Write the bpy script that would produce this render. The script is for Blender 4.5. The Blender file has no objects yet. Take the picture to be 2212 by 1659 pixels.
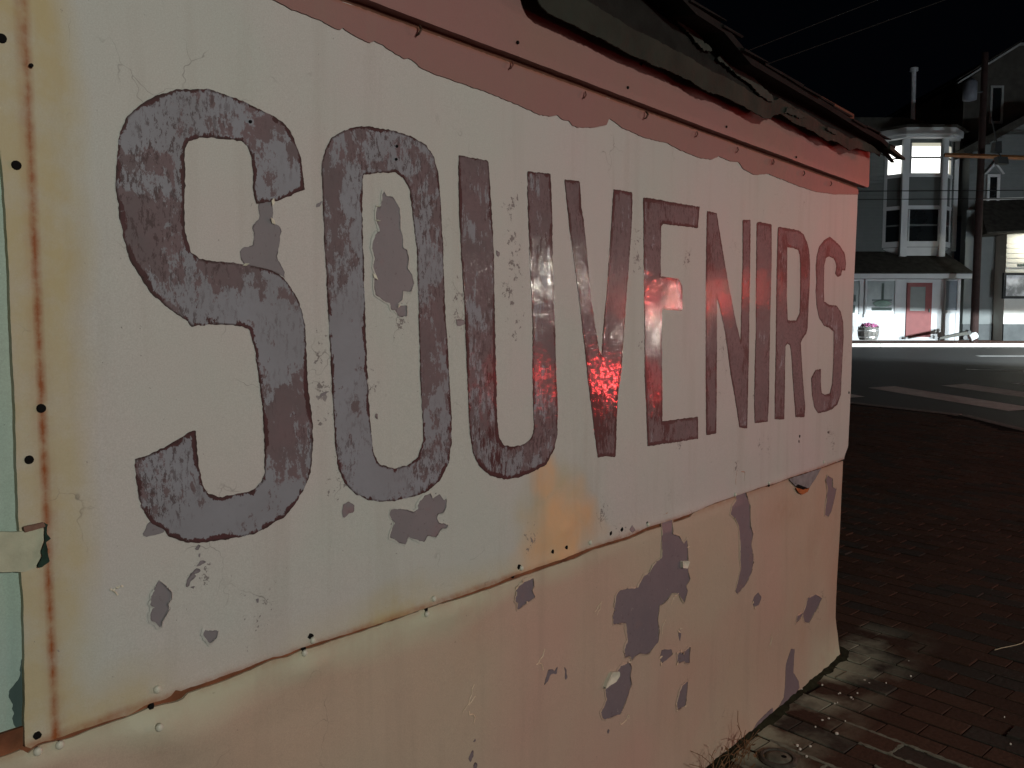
import bpy, math, random
import numpy as np
from math import radians as RAD, sin, cos, pi
random.seed(7)
SC = bpy.context.scene
COL = SC.collection

# ------------------------------------------------------------ camera, world, lights, exposure
PHI = RAD(40.8)                       # the camera looks 40.8 degrees off the painted wall's direction
cam_d = bpy.data.cameras.new('camera'); cam = bpy.data.objects.new('camera', cam_d); COL.objects.link(cam)
cam.location = (0, -1.32, 1.5)
cam.rotation_euler = (RAD(90) - math.atan(129.5/1790), 0, PHI - RAD(90))
cam_d.sensor_width = 36; cam_d.lens = 36*1790/2212; cam_d.clip_start = 0.05; cam_d.clip_end = 900
SC.camera = cam
W = bpy.data.worlds.new('World'); SC.world = W; W.use_nodes = True
bg = W.node_tree.nodes['Background']; bg.inputs[0].default_value = (0.30, 0.42, 0.75, 1); bg.inputs[1].default_value = 0.0016
vs = SC.view_settings
vs.view_transform = 'Standard'; vs.look = 'None'; vs.gamma = 1; vs.exposure = 0; vs.use_curve_mapping = False
R_ = np.array([sin(PHI), -cos(PHI), 0.]); F_ = np.array([cos(PHI), sin(PHI), 0.])
def SW(r, f, z): return (float(R_[0]*r+F_[0]*f), float(-1.32+R_[1]*r+F_[1]*f), z)     # street frame -> world
def point_light(name, loc, power, col, rad, parent=None):
    l = bpy.data.lights.new(name, 'POINT'); l.energy = power; l.color = col; l.shadow_soft_size = rad
    o = bpy.data.objects.new(name, l); o.location = loc; COL.objects.link(o)
    return o
STREET_LAMP = (-.1, -6.6, 3.05)
point_light('street_lamp_light', STREET_LAMP, 840, (1, .955, .86), .16)
LANTERNS = [(SW(13.82, 4.50, 2.41), 190, .04), (SW(10.88, 6.33, 1.83), 42, .02), (SW(10.89, 5.88, 1.39), 85, .03), (SW(13.8, 5.27, 2.39), 100, .03)]
for p, e, r in LANTERNS: point_light('lantern_light', p, e, (1, .95, .84), r)
TAILS = [SW(7.99, 4.47, .84), SW(7.92, 3.30, .80)]
for p, e in zip(TAILS, (85, 30)): point_light('tail_light_light', p, e, (1, .05, .05), .06)
RED_LAMPS = [(SW(10.88, 6.06, 1.86), 120, .035), (SW(10.87, 6.96, 1.95), 22, .035), (SW(10.88, 7.79, 2.10), 9, .035)]
for p, e, r in RED_LAMPS: point_light('red_lamp_light', p, e, (1, .055, .035), r)
SIG = (8.9, -1.30, 2.60)            # the red traffic signal that reddens the far end of the wall
l = bpy.data.lights.new('signal_light', 'SPOT'); l.energy = 90; l.color = (1, .07, .05); l.shadow_soft_size = .10; l.spot_size = RAD(38); l.spot_blend = .5
o = bpy.data.objects.new('signal_light', l); o.location = SIG; COL.objects.link(o)
_d = np.array((3.0, 0, 1.55))-np.array(SIG); o.rotation_euler = (math.acos(-_d[2]/np.linalg.norm(_d)), 0, math.atan2(_d[1], _d[0])-RAD(90))
HEAD = [(18.2, 17.2, 1.06), (19.3, 17.6, 1.08)]
HD = np.array((-.30, .954))
for r, f, z in HEAD:
    l = bpy.data.lights.new('headlamp_light', 'SPOT'); l.energy = 9000; l.color = (.86, .95, 1); l.shadow_soft_size = .0015
    l.spot_size = RAD(120); l.spot_blend = .7
    o = bpy.data.objects.new('headlamp_light', l); o.location = SW(r, f, z)
    o.rotation_euler = (RAD(88), 0, PHI-RAD(90)+math.atan2(.30, .954)); COL.objects.link(o)

l = bpy.data.lights.new('headlamp_scatter_light', 'SPOT'); l.energy = 1150; l.color = (.80, .90, 1); l.shadow_soft_size = .12; l.spot_size = RAD(130); l.spot_blend = .6
o = bpy.data.objects.new('headlamp_scatter_light', l); o.location = SW(18.6, 17.65, 1.02); o.rotation_euler = (RAD(84), 0, PHI-RAD(90)+math.atan2(.30, .954)); COL.objects.link(o)
# ------------------------------------------------------------ traced shapes, metres on the wall plane (x along, z up)
DATA = {
'letters': ((((0.6909,1.8826),(0.7449,1.8939),(0.7929,1.8906),(0.8304,1.8823),(0.8695,1.8744),(0.8934,1.8631),(0.906,1.8554),(0.9165,1.8363),(0.9276,1.812),(0.9326,1.7822),(0.935,1.751),(0.9093,1.7386),(0.8813,1.7237),(0.8566,1.7177),(0.8326,1.7135),(0.8283,1.7292),(0.8276,1.7743),(0.8245,1.7964),(0.8185,1.8115),(0.8061,1.8182),(0.7856,1.8172),(0.7545,1.816),(0.7283,1.8109),(0.7077,1.8021),(0.7016,1.7884),(0.7,1.7354),(0.6968,1.6821),(0.697,1.6609),(0.7004,1.6414),(0.708,1.6205),(0.7225,1.609),(0.7486,1.6059),(0.7853,1.6066),(0.8177,1.6027),(0.8495,1.5999),(0.8619,1.5972),(0.886,1.5849),(0.9079,1.5596),(0.9216,1.5358),(0.9297,1.507),(0.9328,1.4581),(0.9346,1.3965),(0.9381,1.3593),(0.9445,1.3161),(0.9435,1.2662),(0.9382,1.2167),(0.9229,1.1884),(0.9015,1.1598),(0.8787,1.1412),(0.8507,1.1319),(0.8186,1.1208),(0.7723,1.1206),(0.7324,1.1236),(0.6992,1.127),(0.6763,1.1349),(0.6541,1.1483),(0.6458,1.1609),(0.6244,1.1753),(0.6178,1.1857),(0.6101,1.2061),(0.6068,1.2195),(0.6031,1.2453),(0.6021,1.2835),(0.628,1.2887),(0.654,1.2987),(0.6816,1.3104),(0.7025,1.3217),(0.7074,1.3188),(0.7074,1.2927),(0.7098,1.259),(0.7165,1.2284),(0.7254,1.2094),(0.7441,1.1995),(0.7744,1.1993),(0.8131,1.2004),(0.8324,1.2141),(0.8376,1.2304),(0.8387,1.2779),(0.8367,1.3493),(0.8307,1.4001),(0.8225,1.4603),(0.813,1.488),(0.8076,1.4926),(0.7823,1.4976),(0.7456,1.4995),(0.7051,1.4961),(0.694,1.5069),(0.6658,1.525),(0.6342,1.5516),(0.6185,1.5781),(0.6045,1.6017),(0.5974,1.6277),(0.5908,1.6673),(0.5869,1.7068),(0.5866,1.7308),(0.5897,1.761),(0.5952,1.7972),(0.6076,1.8234),(0.6249,1.8424),(0.6548,1.8649),(0.6829,1.878)),),(((1.0846,1.8937),(1.1425,1.8965),(1.2027,1.8936),(1.2471,1.8816),(1.2701,1.8607),(1.281,1.8296),(1.2889,1.7729),(1.2957,1.6649),(1.2987,1.594),(1.3025,1.5226),(1.3105,1.4359),(1.3156,1.3483),(1.321,1.2829),(1.3207,1.2386),(1.3122,1.1889),(1.2835,1.1518),(1.2436,1.1317),(1.197,1.1273),(1.1496,1.1264),(1.1141,1.1302),(1.0725,1.1419),(1.0466,1.1565),(1.018,1.1846),(1.0038,1.2151),(0.9968,1.2602),(0.9944,1.3117),(0.9912,1.3756),(0.9858,1.4946),(0.9818,1.5942),(0.9784,1.668),(0.9766,1.7413),(0.9755,1.7898),(0.9769,1.8073),(0.9838,1.8326),(0.9994,1.8568),(1.0272,1.8738),(1.059,1.8874)),((1.0749,1.797),(1.107,1.8041),(1.1588,1.813),(1.1803,1.8045),(1.1982,1.7857),(1.2042,1.746),(1.2116,1.7001),(1.2185,1.6597),(1.2209,1.5772),(1.2227,1.494),(1.2251,1.4101),(1.2278,1.3396),(1.2314,1.2908),(1.233,1.248),(1.2169,1.2122),(1.1911,1.1988),(1.1505,1.1946),(1.1078,1.2095),(1.0934,1.233),(1.0867,1.2769),(1.0814,1.3571),(1.0766,1.4683),(1.074,1.5983),(1.0719,1.6882),(1.0718,1.7521))),(((1.3458,1.8761),(1.4445,1.8784),(1.4515,1.8018),(1.4562,1.7488),(1.4625,1.6762),(1.4662,1.5241),(1.4717,1.3698),(1.4732,1.3163),(1.4748,1.2693),(1.4814,1.2272),(1.4983,1.2067),(1.5327,1.1989),(1.5753,1.1999),(1.6044,1.212),(1.6135,1.2335),(1.6097,1.2903),(1.6076,1.384),(1.6073,1.4769),(1.6016,1.5897),(1.5941,1.6851),(1.5867,1.8063),(1.5865,1.8735),(1.6764,1.88),(1.6816,1.8286),(1.6846,1.7707),(1.6871,1.6585),(1.6978,1.4928),(1.7033,1.3582),(1.7087,1.3168),(1.7093,1.2145),(1.6958,1.1744),(1.6629,1.1378),(1.6157,1.1272),(1.5504,1.1198),(1.5016,1.1216),(1.4513,1.1377),(1.4109,1.1676),(1.3889,1.201),(1.3799,1.2529),(1.3741,1.3383),(1.3686,1.4493),(1.3603,1.5818),(1.3533,1.6543),(1.3472,1.7548),(1.3453,1.8037)),),(((1.7356,1.8727),(1.8032,1.8766),(1.8101,1.8096),(1.8222,1.7759),(1.8412,1.6671),(1.8551,1.5804),(1.8803,1.4814),(1.8988,1.4231),(1.908,1.4126),(1.9172,1.4923),(1.9348,1.6006),(1.946,1.7089),(1.9567,1.8173),(1.9627,1.8754),(2.0592,1.8792),(2.0569,1.7906),(2.0458,1.6786),(2.0339,1.5852),(2.0214,1.4734),(2.0109,1.3803),(1.9954,1.3063),(1.9909,1.2866),(1.9865,1.2054),(1.9841,1.1171),(1.9347,1.1271),(1.8937,1.1269),(1.8772,1.1976),(1.8576,1.2893),(1.8448,1.3435),(1.8379,1.3869),(1.8198,1.4751),(1.7999,1.5789),(1.7762,1.6805),(1.7594,1.7468),(1.7406,1.8449)),),(((2.1152,1.8711),(2.4579,1.879),(2.4509,1.8101),(2.23,1.8035),(2.2193,1.797),(2.2204,1.645),(2.3302,1.641),(2.3541,1.6216),(2.3535,1.5426),(2.23,1.5467),(2.2344,1.3718),(2.2405,1.2825),(2.2426,1.1987),(2.4715,1.1937),(2.474,1.12),(2.3128,1.1243),(2.1573,1.1299),(2.1468,1.2493),(2.1368,1.3477),(2.1322,1.5),(2.1286,1.6069),(2.1202,1.7586)),),(((2.5106,1.8716),(2.5792,1.8703),(2.6255,1.7549),(2.6793,1.6249),(2.734,1.513),(2.7792,1.4389),(2.7787,1.5823),(2.7801,1.7654),(2.7769,1.8674),(2.8386,1.8732),(2.8421,1.6768),(2.8478,1.4429),(2.8472,1.2435),(2.8468,1.1192),(2.7826,1.1276),(2.7464,1.2268),(2.7022,1.3301),(2.6576,1.468),(2.615,1.5521),(2.5897,1.5939),(2.597,1.4023),(2.6001,1.269),(2.6021,1.125),(2.5319,1.1249),(2.5222,1.308),(2.5112,1.6194),(2.5099,1.7471)),),(((2.8909,1.8681),(2.9143,1.8736),(3.0199,1.873),(3.0269,1.744),(3.0282,1.486),(3.0273,1.3452),(3.0332,1.2031),(3.0263,1.1271),(2.9113,1.1322),(2.9034,1.2123),(2.9007,1.3499),(2.9042,1.4864),(2.8935,1.7362)),),(((3.0776,1.8694),(3.1694,1.8721),(3.2796,1.8732),(3.3299,1.8619),(3.3688,1.8315),(3.3926,1.8012),(3.4059,1.7511),(3.4085,1.683),(3.4027,1.5763),(3.3989,1.4847),(3.3856,1.4608),(3.3477,1.4395),(3.3312,1.4246),(3.3429,1.3638),(3.3596,1.2871),(3.3804,1.2092),(3.3955,1.1618),(3.3937,1.1136),(3.2956,1.1219),(3.2821,1.1854),(3.2576,1.2769),(3.24,1.367),(3.2213,1.4155),(3.1934,1.4233),(3.176,1.4127),(3.174,1.369),(3.1839,1.1222),(3.092,1.1302),(3.085,1.257),(3.084,1.4003),(3.0836,1.4858),(3.0795,1.6062),(3.0766,1.7645)),((3.1711,1.799),(3.2283,1.7994),(3.2788,1.7962),(3.297,1.7783),(3.3046,1.7344),(3.3124,1.6121),(3.3118,1.5468),(3.2805,1.5149),(3.1925,1.5146),(3.1779,1.6087))),(((3.6217,1.8757),(3.6815,1.8624),(3.7513,1.8433),(3.8087,1.8145),(3.8274,1.7744),(3.8209,1.7389),(3.7796,1.7389),(3.7699,1.7139),(3.7276,1.708),(3.7006,1.719),(3.709,1.7557),(3.6963,1.7732),(3.6672,1.7863),(3.6205,1.7907),(3.5821,1.7812),(3.5663,1.7482),(3.5689,1.6402),(3.5774,1.597),(3.6383,1.5843),(3.7285,1.5818),(3.7804,1.5558),(3.8159,1.5104),(3.8275,1.4414),(3.8216,1.3682),(3.8167,1.2822),(3.813,1.1814),(3.7729,1.1379),(3.7095,1.1219),(3.6204,1.1166),(3.5426,1.1177),(3.4986,1.145),(3.4686,1.2035),(3.4536,1.2736),(3.503,1.3059),(3.5631,1.3073),(3.5688,1.2291),(3.5793,1.2032),(3.6148,1.1929),(3.6768,1.1942),(3.704,1.2378),(3.7099,1.3527),(3.7034,1.4653),(3.6459,1.4839),(3.5851,1.492),(3.5239,1.5275),(3.4945,1.574),(3.4781,1.6375),(3.4819,1.6801),(3.4707,1.7431),(3.4796,1.7859),(3.5026,1.8259),(3.5584,1.8551)),)),
'patch_up': (((0.8361,1.7065),(0.8395,1.6914),(0.8237,1.6695),(0.8276,1.6626),(0.8251,1.6395),(0.8058,1.6358),(0.7975,1.6287),(0.8007,1.6128),(0.8068,1.6043),(0.8495,1.5983),(0.8763,1.5912),(0.8889,1.585),(0.8872,1.5968),(0.8806,1.6082),(0.8721,1.622),(0.8804,1.6435),(0.8799,1.6602),(0.8839,1.6672),(0.8813,1.6787),(0.8649,1.6847),(0.8683,1.7057),(0.8658,1.7204),(0.8392,1.7191)),((1.1267,1.77),(1.1335,1.7616),(1.1509,1.761),(1.1649,1.7493),(1.17,1.7365),(1.1713,1.6992),(1.1783,1.6837),(1.1798,1.6596),(1.1889,1.6575),(1.1941,1.6388),(1.1902,1.6169),(1.203,1.6066),(1.2083,1.5849),(1.1988,1.5681),(1.1769,1.5702),(1.1749,1.5511),(1.1639,1.5428),(1.1639,1.5374),(1.1874,1.5391),(1.1872,1.5173),(1.1654,1.5157),(1.1566,1.5292),(1.1442,1.529),(1.1409,1.5424),(1.1235,1.5474),(1.1031,1.5601),(1.1,1.5783),(1.1003,1.5967),(1.1054,1.5995),(1.0972,1.6148),(1.1025,1.6334),(1.0944,1.6537),(1.0964,1.6694),(1.1067,1.6858),(1.1152,1.6865),(1.1088,1.7094),(1.1057,1.7273),(1.1092,1.7381),(1.1177,1.7351),(1.1213,1.7524)),((1.1384,1.1103),(1.1637,1.1074),(1.1858,1.1008),(1.2007,1.0925),(1.2141,1.0988),(1.2123,1.1077),(1.22,1.115),(1.2355,1.124),(1.2512,1.1273),(1.259,1.113),(1.279,1.1201),(1.2951,1.1057),(1.3033,1.1118),(1.3011,1.0899),(1.2908,1.0768),(1.2746,1.0767),(1.2725,1.0683),(1.2784,1.0554),(1.3069,1.0472),(1.3028,1.039),(1.2864,1.0406),(1.2782,1.0348),(1.2681,1.025),(1.2424,1.033),(1.2325,1.0204),(1.1851,1.0414),(1.1774,1.0273),(1.1628,1.0331),(1.134,1.0514),(1.136,1.0622),(1.147,1.0796),(1.1346,1.0957)),((1.0267,1.1465),(1.0428,1.136),(1.0409,1.1204),(1.0262,1.1203),(1.0148,1.1131),(1.0102,1.1257),(1.0137,1.1408)),((0.6338,1.079),(0.6427,1.0692),(0.6556,1.0527),(0.6564,1.0415),(0.6483,1.0325),(0.6514,1.025),(0.6456,1.0177),(0.6385,1.0064),(0.6382,0.9965),(0.6317,0.9984),(0.6276,1.0072),(0.6201,1.0137),(0.6183,1.0251),(0.6241,1.0345),(0.6177,1.0405),(0.6214,1.0547),(0.6272,1.0664)),((0.7114,0.9724),(0.7233,0.9666),(0.7391,0.9621),(0.7351,0.9516),(0.7276,0.9468),(0.7214,0.9429),(0.7132,0.9534),(0.7087,0.9639)),((0.711,1.1236),(0.7059,1.1133),(0.6989,1.1148),(0.7038,1.1228)),((0.713,1.1107),(0.7092,1.1024),(0.7042,1.096),(0.7052,1.1067)),((0.72,1.0903),(0.7111,1.0868),(0.7023,1.086),(0.7101,1.0943)),((0.7003,1.0824),(0.7132,1.0783),(0.7071,1.0741),(0.6977,1.0729),(0.7022,1.0673),(0.6951,1.0667),(0.6903,1.0622),(0.6865,1.0518),(0.6808,1.0543),(0.6834,1.0661),(0.6906,1.0734)),((0.7023,1.0548),(0.6946,1.0483),(0.6882,1.0525)),((0.62,1.1765),(0.633,1.1795),(0.6503,1.1709),(0.6476,1.1551),(0.6322,1.1548),(0.6171,1.1534),(0.6098,1.1581),(0.6154,1.1666)),((0.812,1.0017),(0.8213,1.0006),(0.8198,0.9913),(0.8157,0.9887)),((0.962,1.7273),(0.9756,1.7361),(0.9723,1.7248),(0.9619,1.72)),((1.3373,1.5096),(1.3646,1.5097),(1.3666,1.4994),(1.3518,1.495),(1.3372,1.495)),((0.9621,1.367),(0.9835,1.3695),(0.9711,1.3601),(0.962,1.3582)),((1.0994,1.3182),(1.1062,1.315),(1.1044,1.3044),(1.0976,1.309)),((1.4716,1.6736),(1.4831,1.6682),(1.4807,1.6589),(1.4738,1.6616)),((2.0604,0.8921),(2.0743,0.9032),(2.0889,0.8847),(2.0712,0.8814))),
'patch_low': (((1.6116,0.8519),(1.6143,0.8275),(1.6065,0.8226),(1.6196,0.7989),(1.5858,0.7941),(1.5603,0.7873),(1.5477,0.7856),(1.5477,0.8023),(1.5402,0.8092),(1.5451,0.8411),(1.5703,0.8516)),((2.3101,0.9015),(2.3113,0.8562),(2.3079,0.8316),(2.3454,0.818),(2.38,0.7854),(2.4011,0.7962),(2.4062,0.7692),(2.4032,0.7264),(2.406,0.6909),(2.4183,0.6574),(2.3929,0.6417),(2.4064,0.6209),(2.3816,0.5879),(2.3599,0.6065),(2.3383,0.6292),(2.3008,0.6428),(2.2769,0.6277),(2.2531,0.6212),(2.2295,0.6189),(2.2187,0.5802),(2.2276,0.5359),(2.2284,0.5022),(2.2014,0.4935),(2.171,0.482),(2.1484,0.4849),(2.1184,0.4982),(2.0893,0.495),(2.075,0.4895),(2.064,0.5069),(2.0392,0.5106),(2.0318,0.5327),(2.0386,0.5465),(2.0524,0.5583),(2.0448,0.5883),(2.0373,0.6161),(1.9755,0.6275),(1.9718,0.6517),(1.9816,0.6683),(1.978,0.6847),(1.9877,0.7093),(2.0079,0.7197),(2.0566,0.7155),(2.0996,0.707),(2.1212,0.7198),(2.1393,0.7356),(2.1654,0.7377),(2.1876,0.7571),(2.2416,0.7658),(2.2441,0.8233),(2.2482,0.8804),(2.2539,0.9021)),((2.0152,0.4905),(2.0608,0.4879),(2.0754,0.4672),(2.0688,0.4372),(2.0764,0.4145),(2.0626,0.391),(2.0418,0.3662),(2.0212,0.3417),(1.973,0.3514),(1.9396,0.3541),(1.9262,0.3648),(1.9161,0.3879),(1.9324,0.3936),(1.9454,0.4122),(1.9383,0.4457),(1.9648,0.4522),(1.9916,0.4628),(2.0016,0.4831)),((2.7684,0.9714),(2.8325,0.958),(2.8285,0.9273),(2.8471,0.8763),(2.8822,0.8268),(2.8859,0.7478),(2.9099,0.7136),(2.8948,0.6771),(2.9146,0.6147),(2.8944,0.5695),(2.8411,0.5328),(2.7775,0.5192),(2.7612,0.5329),(2.7857,0.5753),(2.8056,0.6046),(2.7929,0.6509),(2.7953,0.7166),(2.7879,0.7661),(2.755,0.8007),(2.7182,0.8214),(2.7324,0.8472),(2.7678,0.865),(2.7595,0.9373)),((2.9553,0.4798),(2.9797,0.4533),(2.9578,0.4285),(2.9235,0.4299),(2.9055,0.4522),(2.9214,0.4732)),((2.249,0.4686),(2.31,0.4522),(2.3188,0.4344),(2.2821,0.4265),(2.2461,0.4251),(2.2416,0.4477)),((2.4298,0.4269),(2.4316,0.3684),(2.4008,0.3782),(2.3962,0.3863),(2.3491,0.3924),(2.3481,0.4276),(2.3693,0.4276),(2.3867,0.4157)),((2.3585,0.5071),(2.3718,0.4859),(2.364,0.462),(2.3551,0.4777),(2.3503,0.5008)),((2.4247,0.3081),(2.4217,0.2621),(2.4141,0.2245),(2.3579,0.2315),(2.3513,0.2559),(2.3689,0.2937),(2.3814,0.3027)),((1.6554,0.5566),(1.6608,0.5723),(1.6717,0.5899),(1.6884,0.587),(1.6968,0.5782),(1.7108,0.5861),(1.7064,0.5662),(1.6912,0.5747),(1.6801,0.5759),(1.6718,0.5634)),((1.7424,0.5742),(1.7511,0.5642),(1.7543,0.5378),(1.7467,0.5403)),((1.9567,0.3203),(1.9635,0.3118),(1.9603,0.3032),(1.9501,0.3111)),((3.5496,0.323),(3.6049,0.2915),(3.5761,0.2668),(3.5331,0.2375),(3.4831,0.2137),(3.4315,0.2309),(3.4076,0.2714),(3.3802,0.262),(3.3255,0.2549),(3.3373,0.2849),(3.4073,0.2772),(3.4412,0.3021),(3.4612,0.3253)),((3.6823,0.8272),(3.74,0.8044),(3.7427,0.7685),(3.7933,0.749),(3.7717,0.7105),(3.7351,0.6572),(3.6964,0.6403),(3.656,0.6533),(3.667,0.7157),(3.687,0.7652),(3.66,0.81)),((3.2908,0.157),(3.3324,0.1416),(3.3217,0.0947),(3.3179,0.0458),(3.3691,-0.0049),(3.3709,-0.0338),(3.3033,-0.0499),(3.1845,-0.0465),(3.1091,-0.0517),(3.209,-0.0224),(3.232,0.0299),(3.2405,0.1093),(3.2719,0.138)),((3.1013,-0.0221),(3.0968,-0.0526),(3.0251,-0.0736),(2.9317,-0.0744),(2.8644,-0.0788),(2.7988,-0.073),(2.8857,-0.0566),(2.9526,-0.0307),(3.0108,-0.0263)),((1.3943,0.5153),(1.392,0.505),(1.3786,0.5087),(1.3853,0.5156)),((1.3785,0.4911),(1.3806,0.4743),(1.3717,0.4651),(1.3629,0.4751)),((1.385,0.4564),(1.394,0.4495),(1.394,0.4369),(1.3827,0.4429))),
'chip_light': (((2.3545,0.7336),(2.4033,0.7242),(2.3867,0.7031),(2.3568,0.7116)),((1.9608,0.4924),(1.9995,0.4818),(1.9984,0.4664),(1.9781,0.4575),(1.9447,0.4551),(1.925,0.4541),(1.9379,0.4728))),
'hole': ((3.2345,0.8764),(3.5861,0.8732),(3.5285,0.8402),(3.4508,0.8039),(3.3868,0.8098),(3.303,0.8371)),
'hole_rim': ((3.3033,0.8316),(3.3868,0.8098),(3.4506,0.8078),(3.4301,0.7932),(3.3742,0.7909),(3.332,0.8056)),
'band': ((0.8759,2.0772),(0.911,2.0713),(0.9332,2.0705),(0.9763,2.0682),(1.009,2.0626),(1.0243,2.0629),(1.0275,2.0686),(1.0461,2.0625),(1.0714,2.0578),(1.0974,2.0556),(1.1009,2.064),(1.1309,2.0588),(1.1549,2.0531),(1.1865,2.0464),(1.1937,2.052),(1.2191,2.0461),(1.2264,2.0398),(1.2639,2.0361),(1.2988,2.0357),(1.347,2.0336),(1.3971,2.0329),(1.4565,2.0307),(1.5589,2.0241),(1.6285,2.0172),(1.6699,2.0201),(1.7017,2.0292),(1.7289,2.0213),(1.751,2.0253),(1.7679,2.0151),(1.7906,2.0141),(1.8609,2.0265),(1.922,2.0441),(1.9342,2.0655),(1.9988,2.0507),(2.1221,2.0426),(2.2477,2.048),(2.3266,2.039),(2.452,2.0338),(2.5404,2.0427),(2.5811,2.0594),(2.6621,2.0542),(2.7309,2.062),(2.7622,2.0442),(2.8571,2.0345),(2.9892,2.0569),(2.9848,2.0539),(3.1028,2.0503),(3.2409,2.0455),(3.4442,2.0445),(3.6663,2.0598),(3.9531,2.0932)),
'flash': ((1.5298,2.2435),(1.5418,2.2324),(1.5611,2.2261),(1.621,2.2246),(1.7778,2.2224),(1.8975,2.2162),(2.0623,2.2173),(2.2471,2.2185),(2.3277,2.2091),(2.4556,2.2159),(2.643,2.212),(2.7448,2.2034),(2.8187,2.2126),(2.8039,2.2077),(2.8569,2.2352),(2.9012,2.2435),(3.0302,2.2351),(3.2065,2.2375),(3.3431,2.2259),(3.4572,2.2395),(3.611,2.2273),(3.6894,2.2503),(3.806,2.2576)),
'seam': ((0.4304,0.872),(0.4448,0.8773),(0.4627,0.8723),(0.4813,0.8732),(0.5195,0.8731),(0.5802,0.8698),(0.6081,0.8761),(0.6234,0.8762),(0.6456,0.875),(0.655,0.8864),(0.6617,0.8785),(0.692,0.8795),(0.7406,0.8796),(0.7917,0.8796),(0.8457,0.8821),(0.8737,0.8779),(0.8501,0.8795),(0.8811,0.8787),(0.9102,0.8812),(0.9431,0.8804),(1.0121,0.8773),(1.0926,0.8748),(1.1644,0.8747),(1.2251,0.8743),(1.2728,0.8736),(1.3651,0.8729),(1.4553,0.8727),(1.5322,0.8755),(1.5754,0.8761),(1.6978,0.8759),(1.8255,0.8787),(1.9192,0.8778),(2.0537,0.8739),(2.1622,0.8808),(2.319,0.8767),(2.4288,0.8787),(2.5832,0.8835),(2.7722,0.8831),(3.0045,0.8816),(3.0835,0.8775),(3.2473,0.8799),(3.5859,0.8749),(3.8668,0.877)),
'seam_lo': ((0.4338,0.8677),(0.4499,0.8702),(0.4847,0.8637),(0.5391,0.8658),(0.58,0.8644),(0.6079,0.8684),(0.6363,0.8649),(0.668,0.8615),(0.6776,0.8696),(0.7403,0.8679),(0.7915,0.87),(0.8539,0.8758),(0.8735,0.8722),(0.85,0.8746),(0.881,0.8712),(0.9101,0.8749),(0.943,0.8713),(1.012,0.8706),(1.0925,0.8687),(1.1643,0.869),(1.2251,0.8699),(1.2727,0.8692),(1.3651,0.8642),(1.4553,0.8631),(1.5322,0.864),(1.5754,0.8644),(1.6979,0.8637),(1.7957,0.8616),(1.8749,0.8684),(1.9194,0.8665),(2.0539,0.8621),(2.1625,0.8679),(2.3193,0.864),(2.4293,0.8634),(2.4554,0.8732),(2.5834,0.8789),(2.7725,0.8783),(3.0048,0.8766),(3.0838,0.8724),(3.2477,0.8746),(3.5864,0.8691),(3.8674,0.8697)),
'edge_r': ((3.9588,2.1253),(3.9616,2.0942),(3.9469,1.7915),(3.9377,1.581),(3.9426,1.3069),(3.9433,1.1968),(3.931,0.9308),(3.8828,0.8872)),
'edge_lo': ((3.8713,0.8707),(3.8727,0.8165),(3.8607,0.6361),(3.8499,0.4552),(3.8292,0.3069),(3.8242,0.1415),(3.8487,0.0595),(3.863,-0.0448),(3.8599,-0.0818)),
'rustline': ((0.4646,1.9722),(0.4647,1.9275),(0.4656,1.8439),(0.4654,1.8049),(0.4667,1.7135),(0.4667,1.6805),(0.4669,1.6208),(0.4668,1.5539),(0.4682,1.4593),(0.4676,1.3774),(0.4688,1.3084),(0.4691,1.2319),(0.4705,1.2177),(0.4697,1.144),(0.4685,1.1125),(0.4693,1.0483),(0.4697,0.9549),(0.4702,0.8968),(0.4668,0.8763)),
'teal_edge': ((0.4208,2.0087),(0.4249,1.8856),(0.4267,1.7721),(0.4301,1.697),(0.4304,1.644),(0.4313,1.592),(0.4311,1.5132),(0.4316,1.4336),(0.4314,1.3668),(0.4305,1.2655),(0.4301,1.1768),(0.4303,1.1355),(0.432,1.1005),(0.4303,1.0244),(0.4294,0.9685),(0.424,0.8929)),
'patch_l': ((0.3959,1.2042),(0.4335,1.1983),(0.4624,1.2006),(0.4636,1.1837),(0.4581,1.1711),(0.4555,1.158),(0.4603,1.1451),(0.4496,1.1417),(0.4338,1.1394),(0.3936,1.1464)),
'jag': ((0.4606,1.2074),(0.4658,1.2039),(0.4631,1.1912),(0.4693,1.1822),(0.4626,1.178),(0.4639,1.164),(0.4655,1.148),(0.4549,1.1424),(0.4482,1.1426),(0.4569,1.1577),(0.4551,1.1659),(0.4609,1.1784),(0.4614,1.192)),
'bar': ((0.4321,1.2068),(0.4606,1.2085),(0.4628,1.2011),(0.4352,1.1978)),
'notch': ((0.433,1.207),(0.461,1.2087),(0.4644,1.2051),(0.4621,1.1918),(0.4671,1.1811),(0.4578,1.1712),(0.4572,1.1576),(0.464,1.1463),(0.4496,1.1417),(0.4338,1.1394),(0.4246,1.1684)),
'stain_ochre': (1.7865,0.9996),
'hook': ((1.2162,2.1115),(1.5133,2.1082),(1.8071,2.099),(2.1067,2.1047),(2.4113,2.1008),(2.6995,2.0969),(2.9985,2.0985),(2.9938,2.1001),(3.29,2.0974),(3.5869,2.0941)),
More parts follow.
